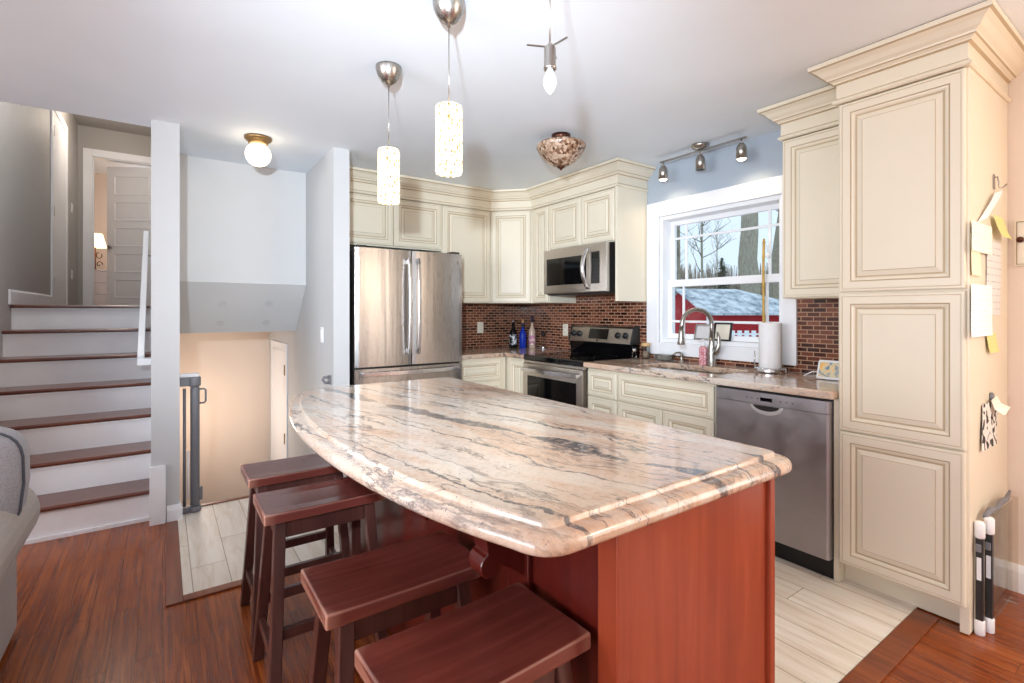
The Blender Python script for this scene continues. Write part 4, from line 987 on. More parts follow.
def pillow(cx, w, name='back_cushion'):
    h, zc = 0.215, 0.665; n = 40; outl_ = []
    for k in range(n):
        a_ = 2 * math.pi * k / n; c_, s_ = math.cos(a_), math.sin(a_)
        ex = lambda v, e: math.copysign(abs(v) ** e, v)
        outl_.append((ex(c_, 0.42) * w / 2 * (1 - 0.13 * max(0, -s_)), ex(s_, 0.42) * h))
    prof_ = [(0.0, 0.10), (0.55, 0.14), (0.85, 0.125), (0.97, 0.09), (1.0, 0.055), (1.0, -0.055), (0.97, -0.085), (0.6, -0.11), (0.0, -0.12)]
    mb = MB(); mb.loft([[(cx + x * max(k, 0.01), -0.225 - o_, zc + z * max(k, 0.01)) for x, z in outl_] for k, o_ in prof_], smooth=True); pc = mb.build(name, M['sofa_back'], t)
    for o_ in (0.062,):
        mb = MB(); q_ = [(cx + x * 1.003, -0.225 - o_, zc + z * 1.003) for x, z in outl_]; mb.tube(q_ + q_[:1], 0.005, 6); mb.build('piping', M['piping'], pc)
pillow(-0.335, 0.80); pillow(-1.17, 0.80); 
mb = MB(); mb.box(-1.68, -0.21, -0.86, -0.24, 0.345, 0.47); mb.build('seat_cushion', M['sofa'], t, bevel=0.03, seg=3)
for x in (-1.75, -0.12):
    for y in (-0.8, -0.08):
        mb = MB(); mb.box(x - 0.025, x + 0.025, y - 0.025, y + 0.025, 0, 0.029); mb.build('foot', M['stool_leg'], t)

# ---------------------------------------------------------------- hanging and ceiling lamps
def pendant(x, y, label, shade=True):
    t = thing('pendant_lamp', label, 'pendant lamp', (x, y, CZ), 0, 'pendants over the island')
    mb = MB(); mb.lathe([(0.0605, -0.0005), (0.0605, -0.010), (0.057, -0.028), (0.048, -0.050), (0.034, -0.069), (0.018, -0.080), (0.007, -0.084), (0.006, -0.094), (0.001, -0.095)], seg=36); mb.build('canopy', M['nickel'], t)
    if shade:
        mb = MB(); mb.lathe([(0.0022, -0.376), (0.0022, -0.094)], seg=8); mb.build('cord', M['nickel'], t)
        sh = MB(); sh.lathe([(0.043, -0.390), (0.048, -0.393), (0.050, -0.403), (0.050, -0.637), (0.0485, -0.643), (0.045, -0.643), (0.043, -0.632), (0.043, -0.41)], seg=36); sh.build('glass_shade', M['shade'], t)
        mb = MB(); mb.lathe([(0.019, -0.3915), (0.020, -0.388), (0.012, -0.380), (0.004, -0.374)], seg=18); mb.build('shade_cap', M['nickel'], t)
    else:
        mb = MB(); mb.lathe([(0.0022, -0.415), (0.0022, -0.094)], seg=8); mb.build('cord', M['nickel'], t)
        mb = MB(); mb.lathe([(0.004, -0.408), (0.012, -0.416), (0.0165, -0.424), (0.0165, -0.474), (0.018, -0.476), (0.018, -0.482), (0.012, -0.483)], seg=20); mb.build('socket', M['nickel'], t)
        for q in (155, 35, 275):
            mb = MB(); c_, s_ = math.cos(R(q)), math.sin(R(q)); mb.beam((0.012 * c_, 0.012 * s_, -0.419), (0.066 * c_, 0.066 * s_, -0.419), 0.005, 0.003); mb.build('shade_arm', M['nickel'], t)
        mb = MB(); mb.lathe([(0.009, -0.483), (0.0115, -0.492), (0.0175, -0.508), (0.019, -0.520), (0.0165, -0.531), (0.010, -0.543), (0.004, -0.550), (0.001, -0.552)], seg=20); mb.build('candle_bulb', M['bulb'], t)
    return t
pendant(0.878, 2.272, 'lit pendant with speckled glass cylinder, the farther one over the island')
pendant(0.878, 1.665, 'lit pendant with speckled glass cylinder, the nearer one over the island')
pendant(0.888, 1.082, 'unlit pendant without a shade, bare candle bulb over the island', False)

t = thing('ceiling_lamp', 'lit white globe ceiling lamp on a brass base in the nook', 'ceiling lamp', (0.521, 3.69, CZ))
mb = MB(); mb.lathe([(0.084, -0.0005), (0.084, -0.012), (0.074, -0.024), (0.062, -0.030), (0.058, -0.046), (0.052, -0.046)], seg=32); mb.build('base', M['brass'], t)
mb = MB(); mb.lathe([(0.078 * math.sin(R(q)), -0.114 + 0.078 * math.cos(R(q))) for q in range(38, 181, 8)], seg=32); mb.build('glass_globe', M['globe'], t)

t = thing('ceiling_lamp', 'brown mosaic glass bowl ceiling lamp over the range side', 'ceiling lamp', (2.140, 2.494, CZ))
mb = MB(); mb.lathe([(0.062, -0.0005), (0.062, -0.020), (0.056, -0.034), (0.030, -0.040), (0.010, -0.042)], seg=32); mb.build('base', M['copper'], t)
mb = MB(); mb.lathe([(0.010, -0.060), (0.09, -0.052), (0.150, -0.062), (0.163, -0.075), (0.162, -0.086), (0.150, -0.110), (0.126, -0.145), (0.092, -0.178), (0.055, -0.200), (0.012, -0.210)], seg=40); mb.build('glass_bowl', M['bowl'], t)
mb = MB(); mb.lathe([(0.026, -0.208), (0.024, -0.216), (0.010, -0.222), (0.008, -0.230), (0.001, -0.233)], seg=20); mb.build('finial', M['copper'], t)
mb = MB(); mb.lathe([(0.006, -0.062), (0.006, -0.040)], seg=10); mb.build('stem', M['copper'], t)

t = thing('track_light', 'satin nickel three-spot track light on the ceiling above the window', 'track light', (3.06, 2.085, CZ))
mb = MB(); mb.lathe([(0.060, -0.0005), (0.060, -0.010), (0.052, -0.024), (0.030, -0.034), (0.008, -0.036)], seg=28); mb.build('canopy', M['nickel'], t)
mb = MB(); mb.box(-0.012, 0.012, -0.335, 0.340, -0.046, -0.037); mb.build('rail', M['nickel'], t, bevel=0.002)
for i, (y, tilt) in enumerate(((0.315, 0.0), (-0.0, 0.0), (-0.300, 0.0))):
    mb = MB(); mb.lathe([(0.005, -0.075), (0.005, -0.046)], (0, y, 0), 10); mb.lathe([(0.004, -0.066), (0.017, -0.074), (0.027, -0.088), (0.032, -0.108), (0.034, -0.175), (0.031, -0.175), (0.029, -0.158)], (0, y, 0), 24)
    h_ = mb.build('spot_head', M['nickel'], t)
    mb = MB(); mb.lathe([(0.029, -0.160), (0.0295, -0.172), (0.020, -0.182 if i != 1 else -0.173), (0.001, -0.186 if i != 1 else -0.173)], (0, y, 0), 20); mb.build('bulb', M['spot_glow'] if i != 1 else M['blackp'], h_)
    if i != 1:
        spot('track_spot_beam', (3.06, 2.085 + y, CZ - 0.20), (3.20, 2.085 + y, 1.6), 3.0, (1.0, 0.78, 0.50), 150, 1.0, 0.02)

# ---------------------------------------------------------------- things on the worktops
CT = 0.9155
# pull-down faucet
t = thing('faucet', 'tall satin nickel gooseneck faucet behind the sink', 'faucet', (3.125, 2.040, CT))
mb = MB(); mb.lathe([(0.030, 0.0), (0.030, 0.006), (0.026, 0.012), (0.027, 0.06), (0.024, 0.12), (0.018, 0.165), (0.0145, 0.19)], seg=24)
arc = [(0, 0, 0.18), (0, 0, 0.27)] + [(-0.105 + 0.105 * math.cos(R(q)), 0.045 - 0.045 * math.cos(R(q)), 0.285 + 0.105 * math.sin(R(q))) for q in range(0, 181, 15)] + [(-0.214, 0.0915, 0.25)]
mb.tube(arc, 0.0145, 14); mb.build('spout', M['nickel'], t)
mb = MB(); mb.loft([[(-0.214 + r * math.cos(q * math.pi / 10) - h * 0.02, 0.0915 + r * math.sin(q * math.pi / 10), 0.252 - h) for q in range(20)] for r, h in ((0.014, 0.0), (0.017, 0.01), (0.019, 0.05), (0.026, 0.098), (0.024, 0.103))], smooth=True); mb.build('spray_head', M['nickel'], t)
mb = MB(); mb.tube([(0.0, -0.018, 0.085), (0.0, -0.040, 0.105), (0.002, -0.052, 0.14), (0.004, -0.050, 0.20), (0.004, -0.040, 0.235)], [0.017, 0.018, 0.015, 0.011, 0.008], 12); mb.build('lever', M['nickel'], t)
t = thing('soap_dispenser', 'small built-in nickel soap pump left of the faucet', 'soap pump', (3.165, 2.315, CT))
mb = MB(); mb.lathe([(0.018, 0), (0.018, 0.006), (0.012, 0.012), (0.011, 0.045), (0.014, 0.052), (0.014, 0.062), (0.006, 0.066)], seg=20); mb.build('body', M['nickel'], t)
mb = MB(); mb.tube([(0, 0, 0.062), (-0.02, 0.006, 0.072), (-0.05, 0.016, 0.070), (-0.072, 0.024, 0.056)], [0.008, 0.007, 0.006, 0.005], 10); mb.build('nozzle', M['nickel'], t)
# pink patterned soap bottle
def m_pink():
    x = NT('pink_patterned_label'); v = x.n('ShaderNodeTexVoronoi'); v.inputs['Scale'].default_value = 80; x.l(x.co(), v.inputs['Vector'])
    x.l(x.ramp(v.outputs['Distance'], [(0.25, S(236, 214, 214)), (0.5, S(206, 120, 130))]), x.b.inputs['Base Color']); return x.set(Roughness=0.35)
M['pink'] = m_pink()
t = thing('soap_bottle', 'pink patterned hand soap bottle beside the faucet', 'soap bottle', (3.125, 2.105, CT))
mb = MB(); mb.loft([[(x, y, z) for x, y in rrect(-0.020 * k, 0.020 * k, -0.028 * k, 0.028 * k, 0.012 * k, 4)] for k, z in ((0.94, 0), (1, 0.004), (1, 0.112), (0.8, 0.126), (0.42, 0.132))], smooth=True); mb.build('bottle', M['pink'], t)
mb = MB(); mb.lathe([(0.013, 0.1325), (0.013, 0.150), (0.005, 0.152), (0.005, 0.166), (0.010, 0.168), (0.010, 0.178), (0.001, 0.179)], seg=16); mb.tube([(0, 0, 0.173), (-0.018, 0.008, 0.173), (-0.034, 0.014, 0.168)], 0.0045, 8); mb.build('pump', M['linen_paper'], t)
# glass dish with scrubber
t = thing('glass_dish', 'low clear glass dish at the left end of the sink', 'dish', (3.145, 2.455, CT))
mb = MB(); mb.loft([[(x, y, z) for x, y in rrect(-0.042 - d, 0.042 + d, -0.060 - d, 0.060 + d, 0.016, 4)] for d, z in ((0, 0), (0.004, 0.006), (0.010, 0.045), (0.012, 0.047), (0.008, 0.046), (0.002, 0.008))], smooth=True); mb.build('dish', M['clear'], t)
sp_ = thing('sponge', 'white sponge in the low glass dish by the sink', 'sponge', (3.145, 2.455, CT + 0.0088))
mb = MB(); mb.box(-0.030, 0.030, -0.047, 0.047, 0, 0.026); mb.box(-0.030, 0.030, -0.047, 0.047, 0.026, 0.034, 1); mb.build('sponge', [plain('white_sponge', S(232, 230, 226), 0.95, scale=50), plain('grey_scourer', S(190, 192, 190), 0.95, scale=80)], sp_, bevel=0.004)
# jar with wooden lid by the range
t = thing('spice_jar', 'clear glass jar with a wooden lid right of the range', 'jar', (3.165, 2.652, CT))
mb = MB(); mb.lathe([(0.030, 0.0), (0.033, 0.004), (0.033, 0.088), (0.028, 0.098), (0.026, 0.098), (0.030, 0.086), (0.030, 0.008), (0.001, 0.006)], seg=24); mb.build('glass', M['clear'], t)
mb = MB(); mb.lathe([(0.034, 0.0985), (0.036, 0.101), (0.036, 0.122), (0.033, 0.125), (0.001, 0.125)], seg=24); mb.build('lid', plain('light_wood', S(206, 168, 118), 0.5, var=0.1, scale=30), t)
mb = MB(); mb.lathe([(0.029, 0.009), (0.0293, 0.058), (0.001, 0.061)], seg=20); mb.build('contents', plain('brown_spice', S(180, 150, 128), 0.9, var=0.2, scale=90), t)
t = thing('salt_shaker', 'small glass shaker with a steel top between jar and range', 'shaker', (3.085, 2.700, CT))
mb = MB(); mb.lathe([(0.018, 0), (0.020, 0.003), (0.017, 0.055), (0.001, 0.056)], seg=18); mb.build('glass', M['clear'], t)
mb = MB(); mb.lathe([(0.0175, 0.0565), (0.0175, 0.072), (0.010, 0.082), (0.001, 0.084)], seg=18); mb.build('top', M['handle'], t)
# paper towel on a steel holder
t = thing('paper_towel_holder', 'steel paper towel holder in front of the window', 'paper towel holder', (3.085, 1.612, CT))
mb = MB(); mb.lathe([(0.088, 0.0), (0.090, 0.004), (0.090, 0.022), (0.086, 0.027), (0.001, 0.027)], seg=40); mb.build('base', M['handle'], t)
mb = MB(); mb.lathe([(0.008, 0.0275), (0.008, 0.298), (0.012, 0.300), (0.012, 0.306), (0.001, 0.308)], seg=16); mb.build('post', M['handle'], t)
mb = MB(); mb.tube([(-0.03, 0.083, 0.024), (-0.03, 0.083, 0.13)], 0.004, 8); mb.build('side_arm', M['handle'], t)
t = thing('paper_towel_roll', 'white paper towel roll standing on its steel holder', 'paper towel', (3.085, 1.612, CT + 0.0278))
mb = MB(); mb.lathe([(0.0635, 0.0), (0.0645, 0.003), (0.0645, 0.274), (0.0630, 0.277), (0.021, 0.277), (0.019, 0.27), (0.019, 0.004), (0.021, 0.0), (0.0635, 0.0)], seg=40, cap=False); mb.build('roll', M['linen_paper'], t)
mb = MB(); mb.loft([[(0.0650 * math.cos(R(q)) * k, 0.0650 * math.sin(R(q)) * k, z) for q, k in [(150 + 6 * i, 1.0 + 0.0) for i in range(9)] + [(198 - 6 * i, 1.012) for i in range(9)]] for z in (0.004, 0.273)]); mb.build('loose_sheet', M['linen_paper'], t)
# framed pictures on the sill
def sframe(label, y, w, h, mat, art):
    t = thing('picture_frame', label, 'picture frame', (3.262, y, 1.0815), -90)
    k = lambda z: 0.028 * z / h
    mb = MB(); bw = 0.012
    for a0, a1, z0, z1 in ((-w / 2, w / 2, 0, bw), (-w / 2, w / 2, h - bw, h), (-w / 2, -w / 2 + bw, bw, h - bw), (w / 2 - bw, w / 2, bw, h - bw)):
        mb.hexa([(a0, -0.012 + k(z0), z0), (a1, -0.012 + k(z0), z0), (a1, k(z0), z0), (a0, k(z0), z0)], [(a0, -0.012 + k(z1), z1), (a1, -0.012 + k(z1), z1), (a1, k(z1), z1), (a0, k(z1), z1)])
    mb.build('frame', M[mat], t)
    mb = MB(); z0, z1 = bw, h - bw; a0, a1 = -w / 2 + bw, w / 2 - bw
    mb.hexa([(a0, -0.006 + k(z0), z0), (a1, -0.006 + k(z0), z0), (a1, -0.001 + k(z0), z0), (a0, -0.001 + k(z0), z0)], [(a0, -0.006 + k(z1), z1), (a1, -0.006 + k(z1), z1), (a1, -0.001 + k(z1), z1), (a0, -0.001 + k(z1), z1)]); mb.build('print', art, t)
sframe('silver framed print on the window sill behind the faucet', 2.205, 0.135, 0.115, 'handle', plain('pale_grey_print', S(214, 212, 214), 0.6, var=0.05))
sframe('black framed pale print on the window sill right of the faucet', 2.048, 0.135, 0.130, 'blackp', plain('pale_cream_print', S(232, 224, 208), 0.6, var=0.04))
# golden stalk in a slim vase
t = thing('bamboo_stalk', 'tall thin golden bamboo stalk rising behind the paper towel roll', 'bamboo', (3.255, 1.742, 1.0815))
mb = MB(); zs = [0.0]
for k in range(7): zs += [0.095 * (k + 1) - 0.006, 0.095 * (k + 1), 0.095 * (k + 1) + 0.006]
mb.tube([(0.004 * math.sin(z * 7), 0.006 * math.sin(z * 5), z) for z in zs + [0.690]], [0.0095] + [0.0085, 0.0115, 0.0085] * 7 + [0.006], 12); mb.build('stalk', plain('golden_bamboo', S(196, 156, 74), 0.35, var=0.18, scale=14), t)
mb = MB(); mb.tube([(0, -0.004, 0.655), (0, -0.02, 0.64), (0, -0.024, 0.60)], 0.003, 6); mb.lathe([(0.003, 0.592), (0.010, 0.585), (0.012, 0.57), (0.004, 0.56)], (0, -0.024, 0), 12); mb.build('charm', M['linen_paper'], t)
mb = MB(); mb.lathe([(0.024, 0), (0.026, 0.004), (0.020, 0.05), (0.016, 0.09), (0.018, 0.095), (0.014, 0.094), (0.013, 0.05), (0.001, 0.02)], seg=20); mb.build('vase', M['clear'], t)
# small white screen beside the pantry
t = thing('smart_display', 'small white-framed tabletop screen leaning by the pantry', 'screen', (2.985, 1.225, CT), -90)
mb = MB(); q = lambda a0, a1, z0, z1, o0, o1: [[(x, y + 0.34 * z, z) for x, z in ((a0, z0), (a1, z0), (a1, z1), (a0, z1))] for y in (o0, o1)]
mb.loft([[(x, y + 0.34 * z, z) for x, z in rrect(-0.078, 0.078, 0.0045, 0.105, 0.010, 4)] for y in (0.010, -0.004)]); mb.build('case', M['white'], t)
def m_scr():
    x = NT('screen_picture'); n = x.noise(x.co(), 22, 3, 0.5, 1.0)
    c = x.ramp(n, [(0.35, S(90, 110, 130)), (0.5, S(190, 180, 150)), (0.6, S(214, 160, 70)), (0.75, S(110, 90, 70))])
    x.l(c, x.b.inputs['Base Color']); x.l(c, x.b.inputs['Emission Color']); return x.set(Emission_Strength=0.35, Roughness=0.1)
mb = MB(); mb.loft(q(-0.068, 0.068, 0.016, 0.094, -0.0045, -0.0055)); mb.build('screen', m_scr(), t)
mb = MB(); mb.loft([[(x, y, z) for x, y, z in ((-0.05, 0.012, 0.001), (0.05, 0.012, 0.001), (0.05, 0.045, 0.001), (-0.05, 0.045, 0.001))], [(x, y, z) for x, y, z in ((-0.04, 0.014, 0.002), (0.04, 0.014, 0.002), (0.03, 0.034, 0.05), (-0.03, 0.034, 0.05))]]); mb.build('stand', M['white'], t)
mb = MB(); mb.tube([(-0.055, 0.03, 0.02), (-0.085, 0.035, 0.036), (-0.115, 0.03, 0.034), (-0.15, 0.01, 0.008), (-0.155, 0.04, 0.004), (-0.12, 0.10, 0.004), (-0.02, 0.16, 0.004)], 0.003, 8); mb.build('power_cord', M['white'], t)

# bottles in the corner
def bottle(label, x, y, prof, mat, cap, capprof, lab=None, labmat=None):
    t = thing('bottle', label, 'bottle', (x, y, CT), 0, 'bottles in the corner')
    mb = MB(); mb.lathe(prof, seg=26); mb.build('glass', mat, t)
    mb = MB(); mb.lathe(capprof, seg=18); mb.build('cap', cap, t)
    if lab:
        r, z0, z1 = lab; mb = MB(); mb.lathe([(r, z0), (r + 0.0008, z0 + 0.001), (r + 0.0008, z1 - 0.001), (r, z1)], seg=26); mb.build('label_band', labmat, t)
def m_label(name, a, b, sc):
    x = NT(name); n = x.noise(x.co(), sc, 2, 0.5, 0.8); x.l(x.ramp(n, [(0.44, a), (0.52, b)]), x.b.inputs['Base Color']); return x.set(Roughness=0.5)
dk = plain('dark_bottle_glass', S(14, 14, 16), 0.08, var=0.02); bl = plain('cobalt_bottle_glass', S(24, 54, 168), 0.08, var=0.1); pa = plain('pale_rose_bottle', S(206, 178, 160), 0.12, var=0.1, scale=20)
W1 = lambda r, h, n, hn: [(r - 0.004, 0), (r, 0.005), (r, h), (r * 0.85, h + 0.02), (n + 0.004, h + 0.045), (n, h + 0.06), (n, hn)]
bottle('dark wine bottle with a white label, leftmost of the corner bottles', 2.975, 4.225, W1(0.038, 0.155, 0.0145, 0.262), dk, M['handle'], [(0.016, 0.2625), (0.016, 0.29), (0.001, 0.291)], (0.0383, 0.03, 0.14), m_label('white_black_label', S(226, 228, 232), S(26, 26, 30), 42))
bottle('cobalt blue bottle with a dark neck in the counter corner', 3.055, 4.165, W1(0.037, 0.14, 0.014, 0.255), bl, plain('tan_cap', S(176, 130, 90), 0.5), [(0.0155, 0.2555), (0.0155, 0.292), (0.001, 0.293)], (0.0148, 0.215, 0.25), M['blackp'])
bottle('tall pale rose bottle with a dark top, third of the corner bottles', 3.130, 4.105, W1(0.035, 0.17, 0.014, 0.265), pa, plain('dark_foil', S(46, 40, 58), 0.35), [(0.0155, 0.2655), (0.0155, 0.33), (0.001, 0.331)], (0.0353, 0.03, 0.13), m_label('pink_cream_label', S(232, 222, 200), S(190, 120, 150), 30))
t = thing('pepper_mill', 'slim clear and steel pepper mill right of the corner bottles', 'pepper mill', (3.150, 3.945, CT))
mb = MB(); mb.lathe([(0.022, 0), (0.024, 0.004), (0.022, 0.012), (0.021, 0.03)], seg=22); mb.build('base', M['handle'], t)
mb = MB(); mb.lathe([(0.0195, 0.0305), (0.0195, 0.13)], seg=22); mb.build('barrel', M['clear'], t)
mb = MB(); mb.lathe([(0.0205, 0.1305), (0.0215, 0.145), (0.018, 0.165), (0.006, 0.172), (0.007, 0.18), (0.001, 0.184)], seg=22); mb.build('head', M['blackp'], t)

# ---------------------------------------------------------------- notes on the pantry side (plane y = 0.577)
PY = 0.5765
def sheet(name, label, cat, x0, x1, z0, z1, mat, off=0.003, curl=0.0, lean=0.0, slant=0.0, group=None):
    """a sheet of paper on the pantry side; curl lifts its lower edge, lean tilts it sideways"""
    mb = MB(); n = 8; loops = []
    for th in (0.0, 0.0006):
        pass
    rows = []
    for i in range(n + 1):
        k = i / n; z = z1 + (z0 - z1) * k; y = PY - off - curl * k * k - 0.0015 * math.sin(k * 5)
        rows.append([(x0 + lean * k, y, z), (x1 + lean * k, y - 0.002, z + slant), (x1 + lean * k, y - 0.0027, z + slant), (x0 + lean * k, y - 0.0007, z)])
    mb.loft(rows); o = mb.build(name, mat); tag(o, label, cat, group); return o
sheet('wall_chart', 'framed printed chart hanging on the pantry side', 'chart', 2.85, 3.075, 1.275, 1.60, M['chart'], 0.0015)
sheet('paper_note', 'large cream note at the top of the pantry side', 'note', 2.605, 2.890, 1.530, 1.650, M['note_cream'], 0.008, 0.006, -0.01)
sheet('paper_note', 'pale yellow note tucked under the large cream note', 'note', 2.602, 2.720, 1.435, 1.600, M['note_yellow'], 0.004, 0.004, 0.02)
sheet('paper_note', 'long white note in the middle of the pantry side', 'note', 2.602, 2.900, 1.190, 1.400, M['note_white'], 0.007, 0.008, -0.02)
sheet('paper_strip', 'white paper strip slanting up to the right under the hook', 'paper strip', 2.93, 3.06, 1.655, 1.80, M['note_white'], 0.012, -0.006, -0.22, 0.03)
sheet('sticky_note', 'yellow green note curling off the top of the chart', 'note', 2.91, 3.06, 1.615, 1.705, M['note_green'], 0.012, 0.020, 0.06)
sheet('sticky_note', 'small lime sticky note low on the pantry side', 'note', 2.83, 2.97, 1.115, 1.200, M['note_green'], 0.004, 0.010, 0.03)
def m_card():
    x = NT('white_card_black_print'); n = x.noise(x.co(), 34, 2, 0.4, 0.6); x.l(x.ramp(n, [(0.53, S(236, 232, 226)), (0.57, S(40, 38, 40))]), x.b.inputs['Base Color']); return x.set(Roughness=0.7)
sheet('card', 'white card with a black drawing clipped low on the pantry side', 'card', 2.78, 3.00, 0.715, 0.905, m_card(), 0.004, 0.006, -0.03)
t = thing('paper_clip_magnet', 'round grey magnet clip holding the white card', 'magnet', (2.92, PY, 0.925))
mb = MB(); mb.lathe([(0.018, -0.0005), (0.018, -0.008), (0.014, -0.012), (0.001, -0.012)], seg=18, axis='y'); mb.build('magnet', M['gate_grey'], t)
mb = MB(); mb.loft([[(-0.05, -0.013, -0.01), (0.04, -0.013, 0.0), (0.04, -0.0136, 0.0), (-0.05, -0.0136, -0.01)], [(-0.03, -0.02, -0.05), (0.07, -0.022, -0.035), (0.07, -0.0226, -0.035), (-0.03, -0.0206, -0.05)], [(0.0, -0.045, -0.075), (0.10, -0.045, -0.05), (0.10, -0.0456, -0.05), (0.0, -0.0456, -0.075)]]); mb.build('loose_slip', M['note_cream'], t)
t = thing('wall_hook', 'small bent wire hook high on the pantry side', 'hook', (2.975, PY, 1.855))
mb = MB(); mb.box(-0.012, 0.012, -0.004, -0.0005, -0.03, 0.035); mb.build('plate', M['nickel'], t, bevel=0.001)
mb = MB(); mb.tube([(0, -0.004, 0.02), (0.0, -0.012, 0.024), (0.002, -0.016, 0.0), (0.004, -0.018, -0.026), (0.015, -0.026, -0.026), (0.032, -0.036, -0.010)], 0.003, 8); mb.build('wire', M['nickel'], t)

# folded clear gate leaning beside the pantry
t = thing('folded_gate', 'folded clear panel gate with white-capped posts standing beside the pantry', 'gate', (0, 0, 0))
for (x, y, h) in ((2.675, 0.5585, 0.452), (2.727, 0.541, 0.462)):
    mb = MB(); mb.box(x - 0.0115, x + 0.0115, y - 0.0115, y + 0.0115, 0.05, h - 0.05); po = mb.build('post', M['dark'], t, bevel=0.003)
    mb = MB(); mb.lathe([(0.015, 0.0005), (0.017, 0.004), (0.017, 0.055), (0.0145, 0.06)], (x, y, 0), 16); mb.build('cap', M['white'], po); mb = MB(); mb.lathe([(0.0145, h - 0.066), (0.017, h - 0.06), (0.017, h - 0.008), (0.012, h), (0.001, h)], (x, y, 0), 16); mb.build('cap', M['white'], po)
    mb = MB(); mb.box(x - 0.0130, x - 0.0117, y - 0.007, y + 0.007, 0.22, 0.31); mb.build('white_sticker', M['white'], po)
    mb = MB(); mb.lathe([(0.010, -0.022), (0.010, -0.0142)], (0, y, 0.355), 12, axis='x') if False else mb.box(x - 0.024, x - 0.0142, y - 0.008, y + 0.008, 0.335, 0.365); mb.build('latch', M['gate_grey'], po, bevel=0.002)
mb = MB(); mb.box(2.688, 3.08, 0.5565, 0.5605, 0.02, 0.44); mb.box(2.740, 3.10, 0.539, 0.543, 0.02, 0.45); mb.build('clear_panel', M['acrylic'], t)
mb = MB(); mb.tube([(2.72, 0.553, 0.462), (2.79, 0.550, 0.474), (2.87, 0.548, 0.460), (2.95, 0.546, 0.476), (3.03, 0.546, 0.468), (3.09, 0.546, 0.492)], [0.008, 0.013, 0.009, 0.013, 0.010, 0.005], 8); mb.build('hinge_strap', M['gate_grey'], t)
mb = MB(); mb.box(3.082, 3.098, 0.520, 0.560, 0.001, 0.47); mb.build('end_post', M['acrylic'], t)

# ---------------------------------------------------------------- bedroom glimpse
t = thing('dresser', 'white drawer dresser seen through the bedroom doorway', 'dresser', (-1.0, 10.42, UZ))
mb = MB(); mb.box(-0.55, 0.55, 0.0, 0.45, 0.0005, 0.60); mb.box(-0.57, 0.57, -0.015, 0.46, 0.60, 0.622); mb.build('body', M['white'], t, bevel=0.004)
for x0_, x1_ in ((-0.535, -0.005), (0.005, 0.535)):
    for z in (0.04, 0.225, 0.41):
        mb = MB(); mb.box(x0_, x1_, -0.016, -0.0005, z, z + 0.172); dd = mb.build('drawer', M['white'], t, bevel=0.006)
        mb = MB(); mb.lathe([(0.008, -0.0165), (0.014, -0.034), (0.001, -0.038)], ((x0_ + x1_) / 2, 0, z + 0.086), 12, axis='y'); mb.build('knob', M['nickel'], dd)
t = thing('table_lamp', 'lit bedside lamp with a scrolled base on the bedroom dresser', 'lamp', (-0.905, 10.62, UZ + 0.6225))
mb = MB(); mb.lathe([(0.07, 0), (0.07, 0.012), (0.02, 0.02), (0.01, 0.03), (0.01, 0.44)], seg=20); mb.build('stem', M['copper'], t)
mb = MB()
for sg_ in (-1, 1):
    mb.tube([(sg_ * (0.05 + 0.045 * (1 - q / 400) * math.cos(R(q))), -0.02, 0.10 + 0.060 * (1 - q / 400) * math.sin(R(q))) for q in range(0, 390, 30)], 0.008, 6)
    mb.tube([(sg_ * (0.05 + 0.035 * math.cos(R(q))), -0.02, 0.25 + 0.05 * math.sin(R(q))) for q in range(90, 400, 30)], 0.007, 6)
mb.build('scrollwork', M['copper'], t)
mb = MB(); mb.lathe([(0.145, 0.38), (0.147, 0.38), (0.092, 0.60), (0.090, 0.60)], seg=28); mb.build('lamp_shade', M['lamp_shade'], t)

# ---------------------------------------------------------------- outside the kitchen window
def snowy(name, a, b, sc, lo, hi):
    x = NT(name); n = x.noise(x.co(), sc, 5, 0.65); x.l(x.ramp(n, [(lo, a), (hi, b)]), x.b.inputs['Base Color']); return x.set(Roughness=0.9)
mb = MB(); mb.box(3.6, 90, -40, 90, -1.2, -0.55); o = mb.build('ground_outside', snowy('patchy_snow', S(150, 146, 128), S(226, 230, 236), 0.7, 0.4, 0.55)); struct(o)
t = thing('shed', 'red garden shed with a frosted grey hipped roof outside the window', 'shed', (25.09, 16.61, -0.55), -23.5)
L, Wd, eh, rh = 7.6, 5.8, 1.80, 3.15
mb = MB()
# gable at the left end, hip at the right end
v_ = [(0, 0, 0), (L, 0, 0), (L, Wd, 0), (0, Wd, 0), (0, 0, eh), (L, 0, eh), (L, Wd, eh), (0, Wd, eh), (0, Wd / 2, rh - 0.02)]
mb.add(v_, [(3, 2, 1, 0), (0, 1, 5, 4), (1, 2, 6, 5), (2, 3, 7, 6), (3, 0, 4, 8, 7), (4, 5, 6, 7, 8)])
red = NT('red_board_siding')
wv = red.n('ShaderNodeTexWave'); wv.inputs['Scale'].default_value = 3.5; red.l(red.co(rot=(0, 0, 0.785), scale=(1, 1, 0)), wv.inputs['Vector'])
red.l(red.ramp(wv.outputs['Fac'], [(0.03, S(110, 16, 22)), (0.10, S(186, 34, 42))]), red.b.inputs['Base Color']); red.set(Roughness=0.8)
mb.build('walls', red.mat, t)
roofm = snowy('frosted_shingles', S(132, 144, 158), S(222, 230, 238), 1.6, 0.36, 0.60)
ov = 0.35; dz = ov * (rh - eh) / (Wd / 2); Q = 3.9
def slope(pts):
    mb = MB(); mb.loft([[(x, y, z + o_) for x, y, z in pts] for o_ in (0.0, 0.12)]); mb.build('roof_slope', roofm, t)
slope([(-ov, -ov, eh - dz), (L + ov, -ov, eh - dz), (Q, Wd / 2, rh), (-ov, Wd / 2, rh)])
slope([(L + ov, Wd + ov, eh - dz), (-ov, Wd + ov, eh - dz), (-ov, Wd / 2, rh), (Q, Wd / 2, rh)])
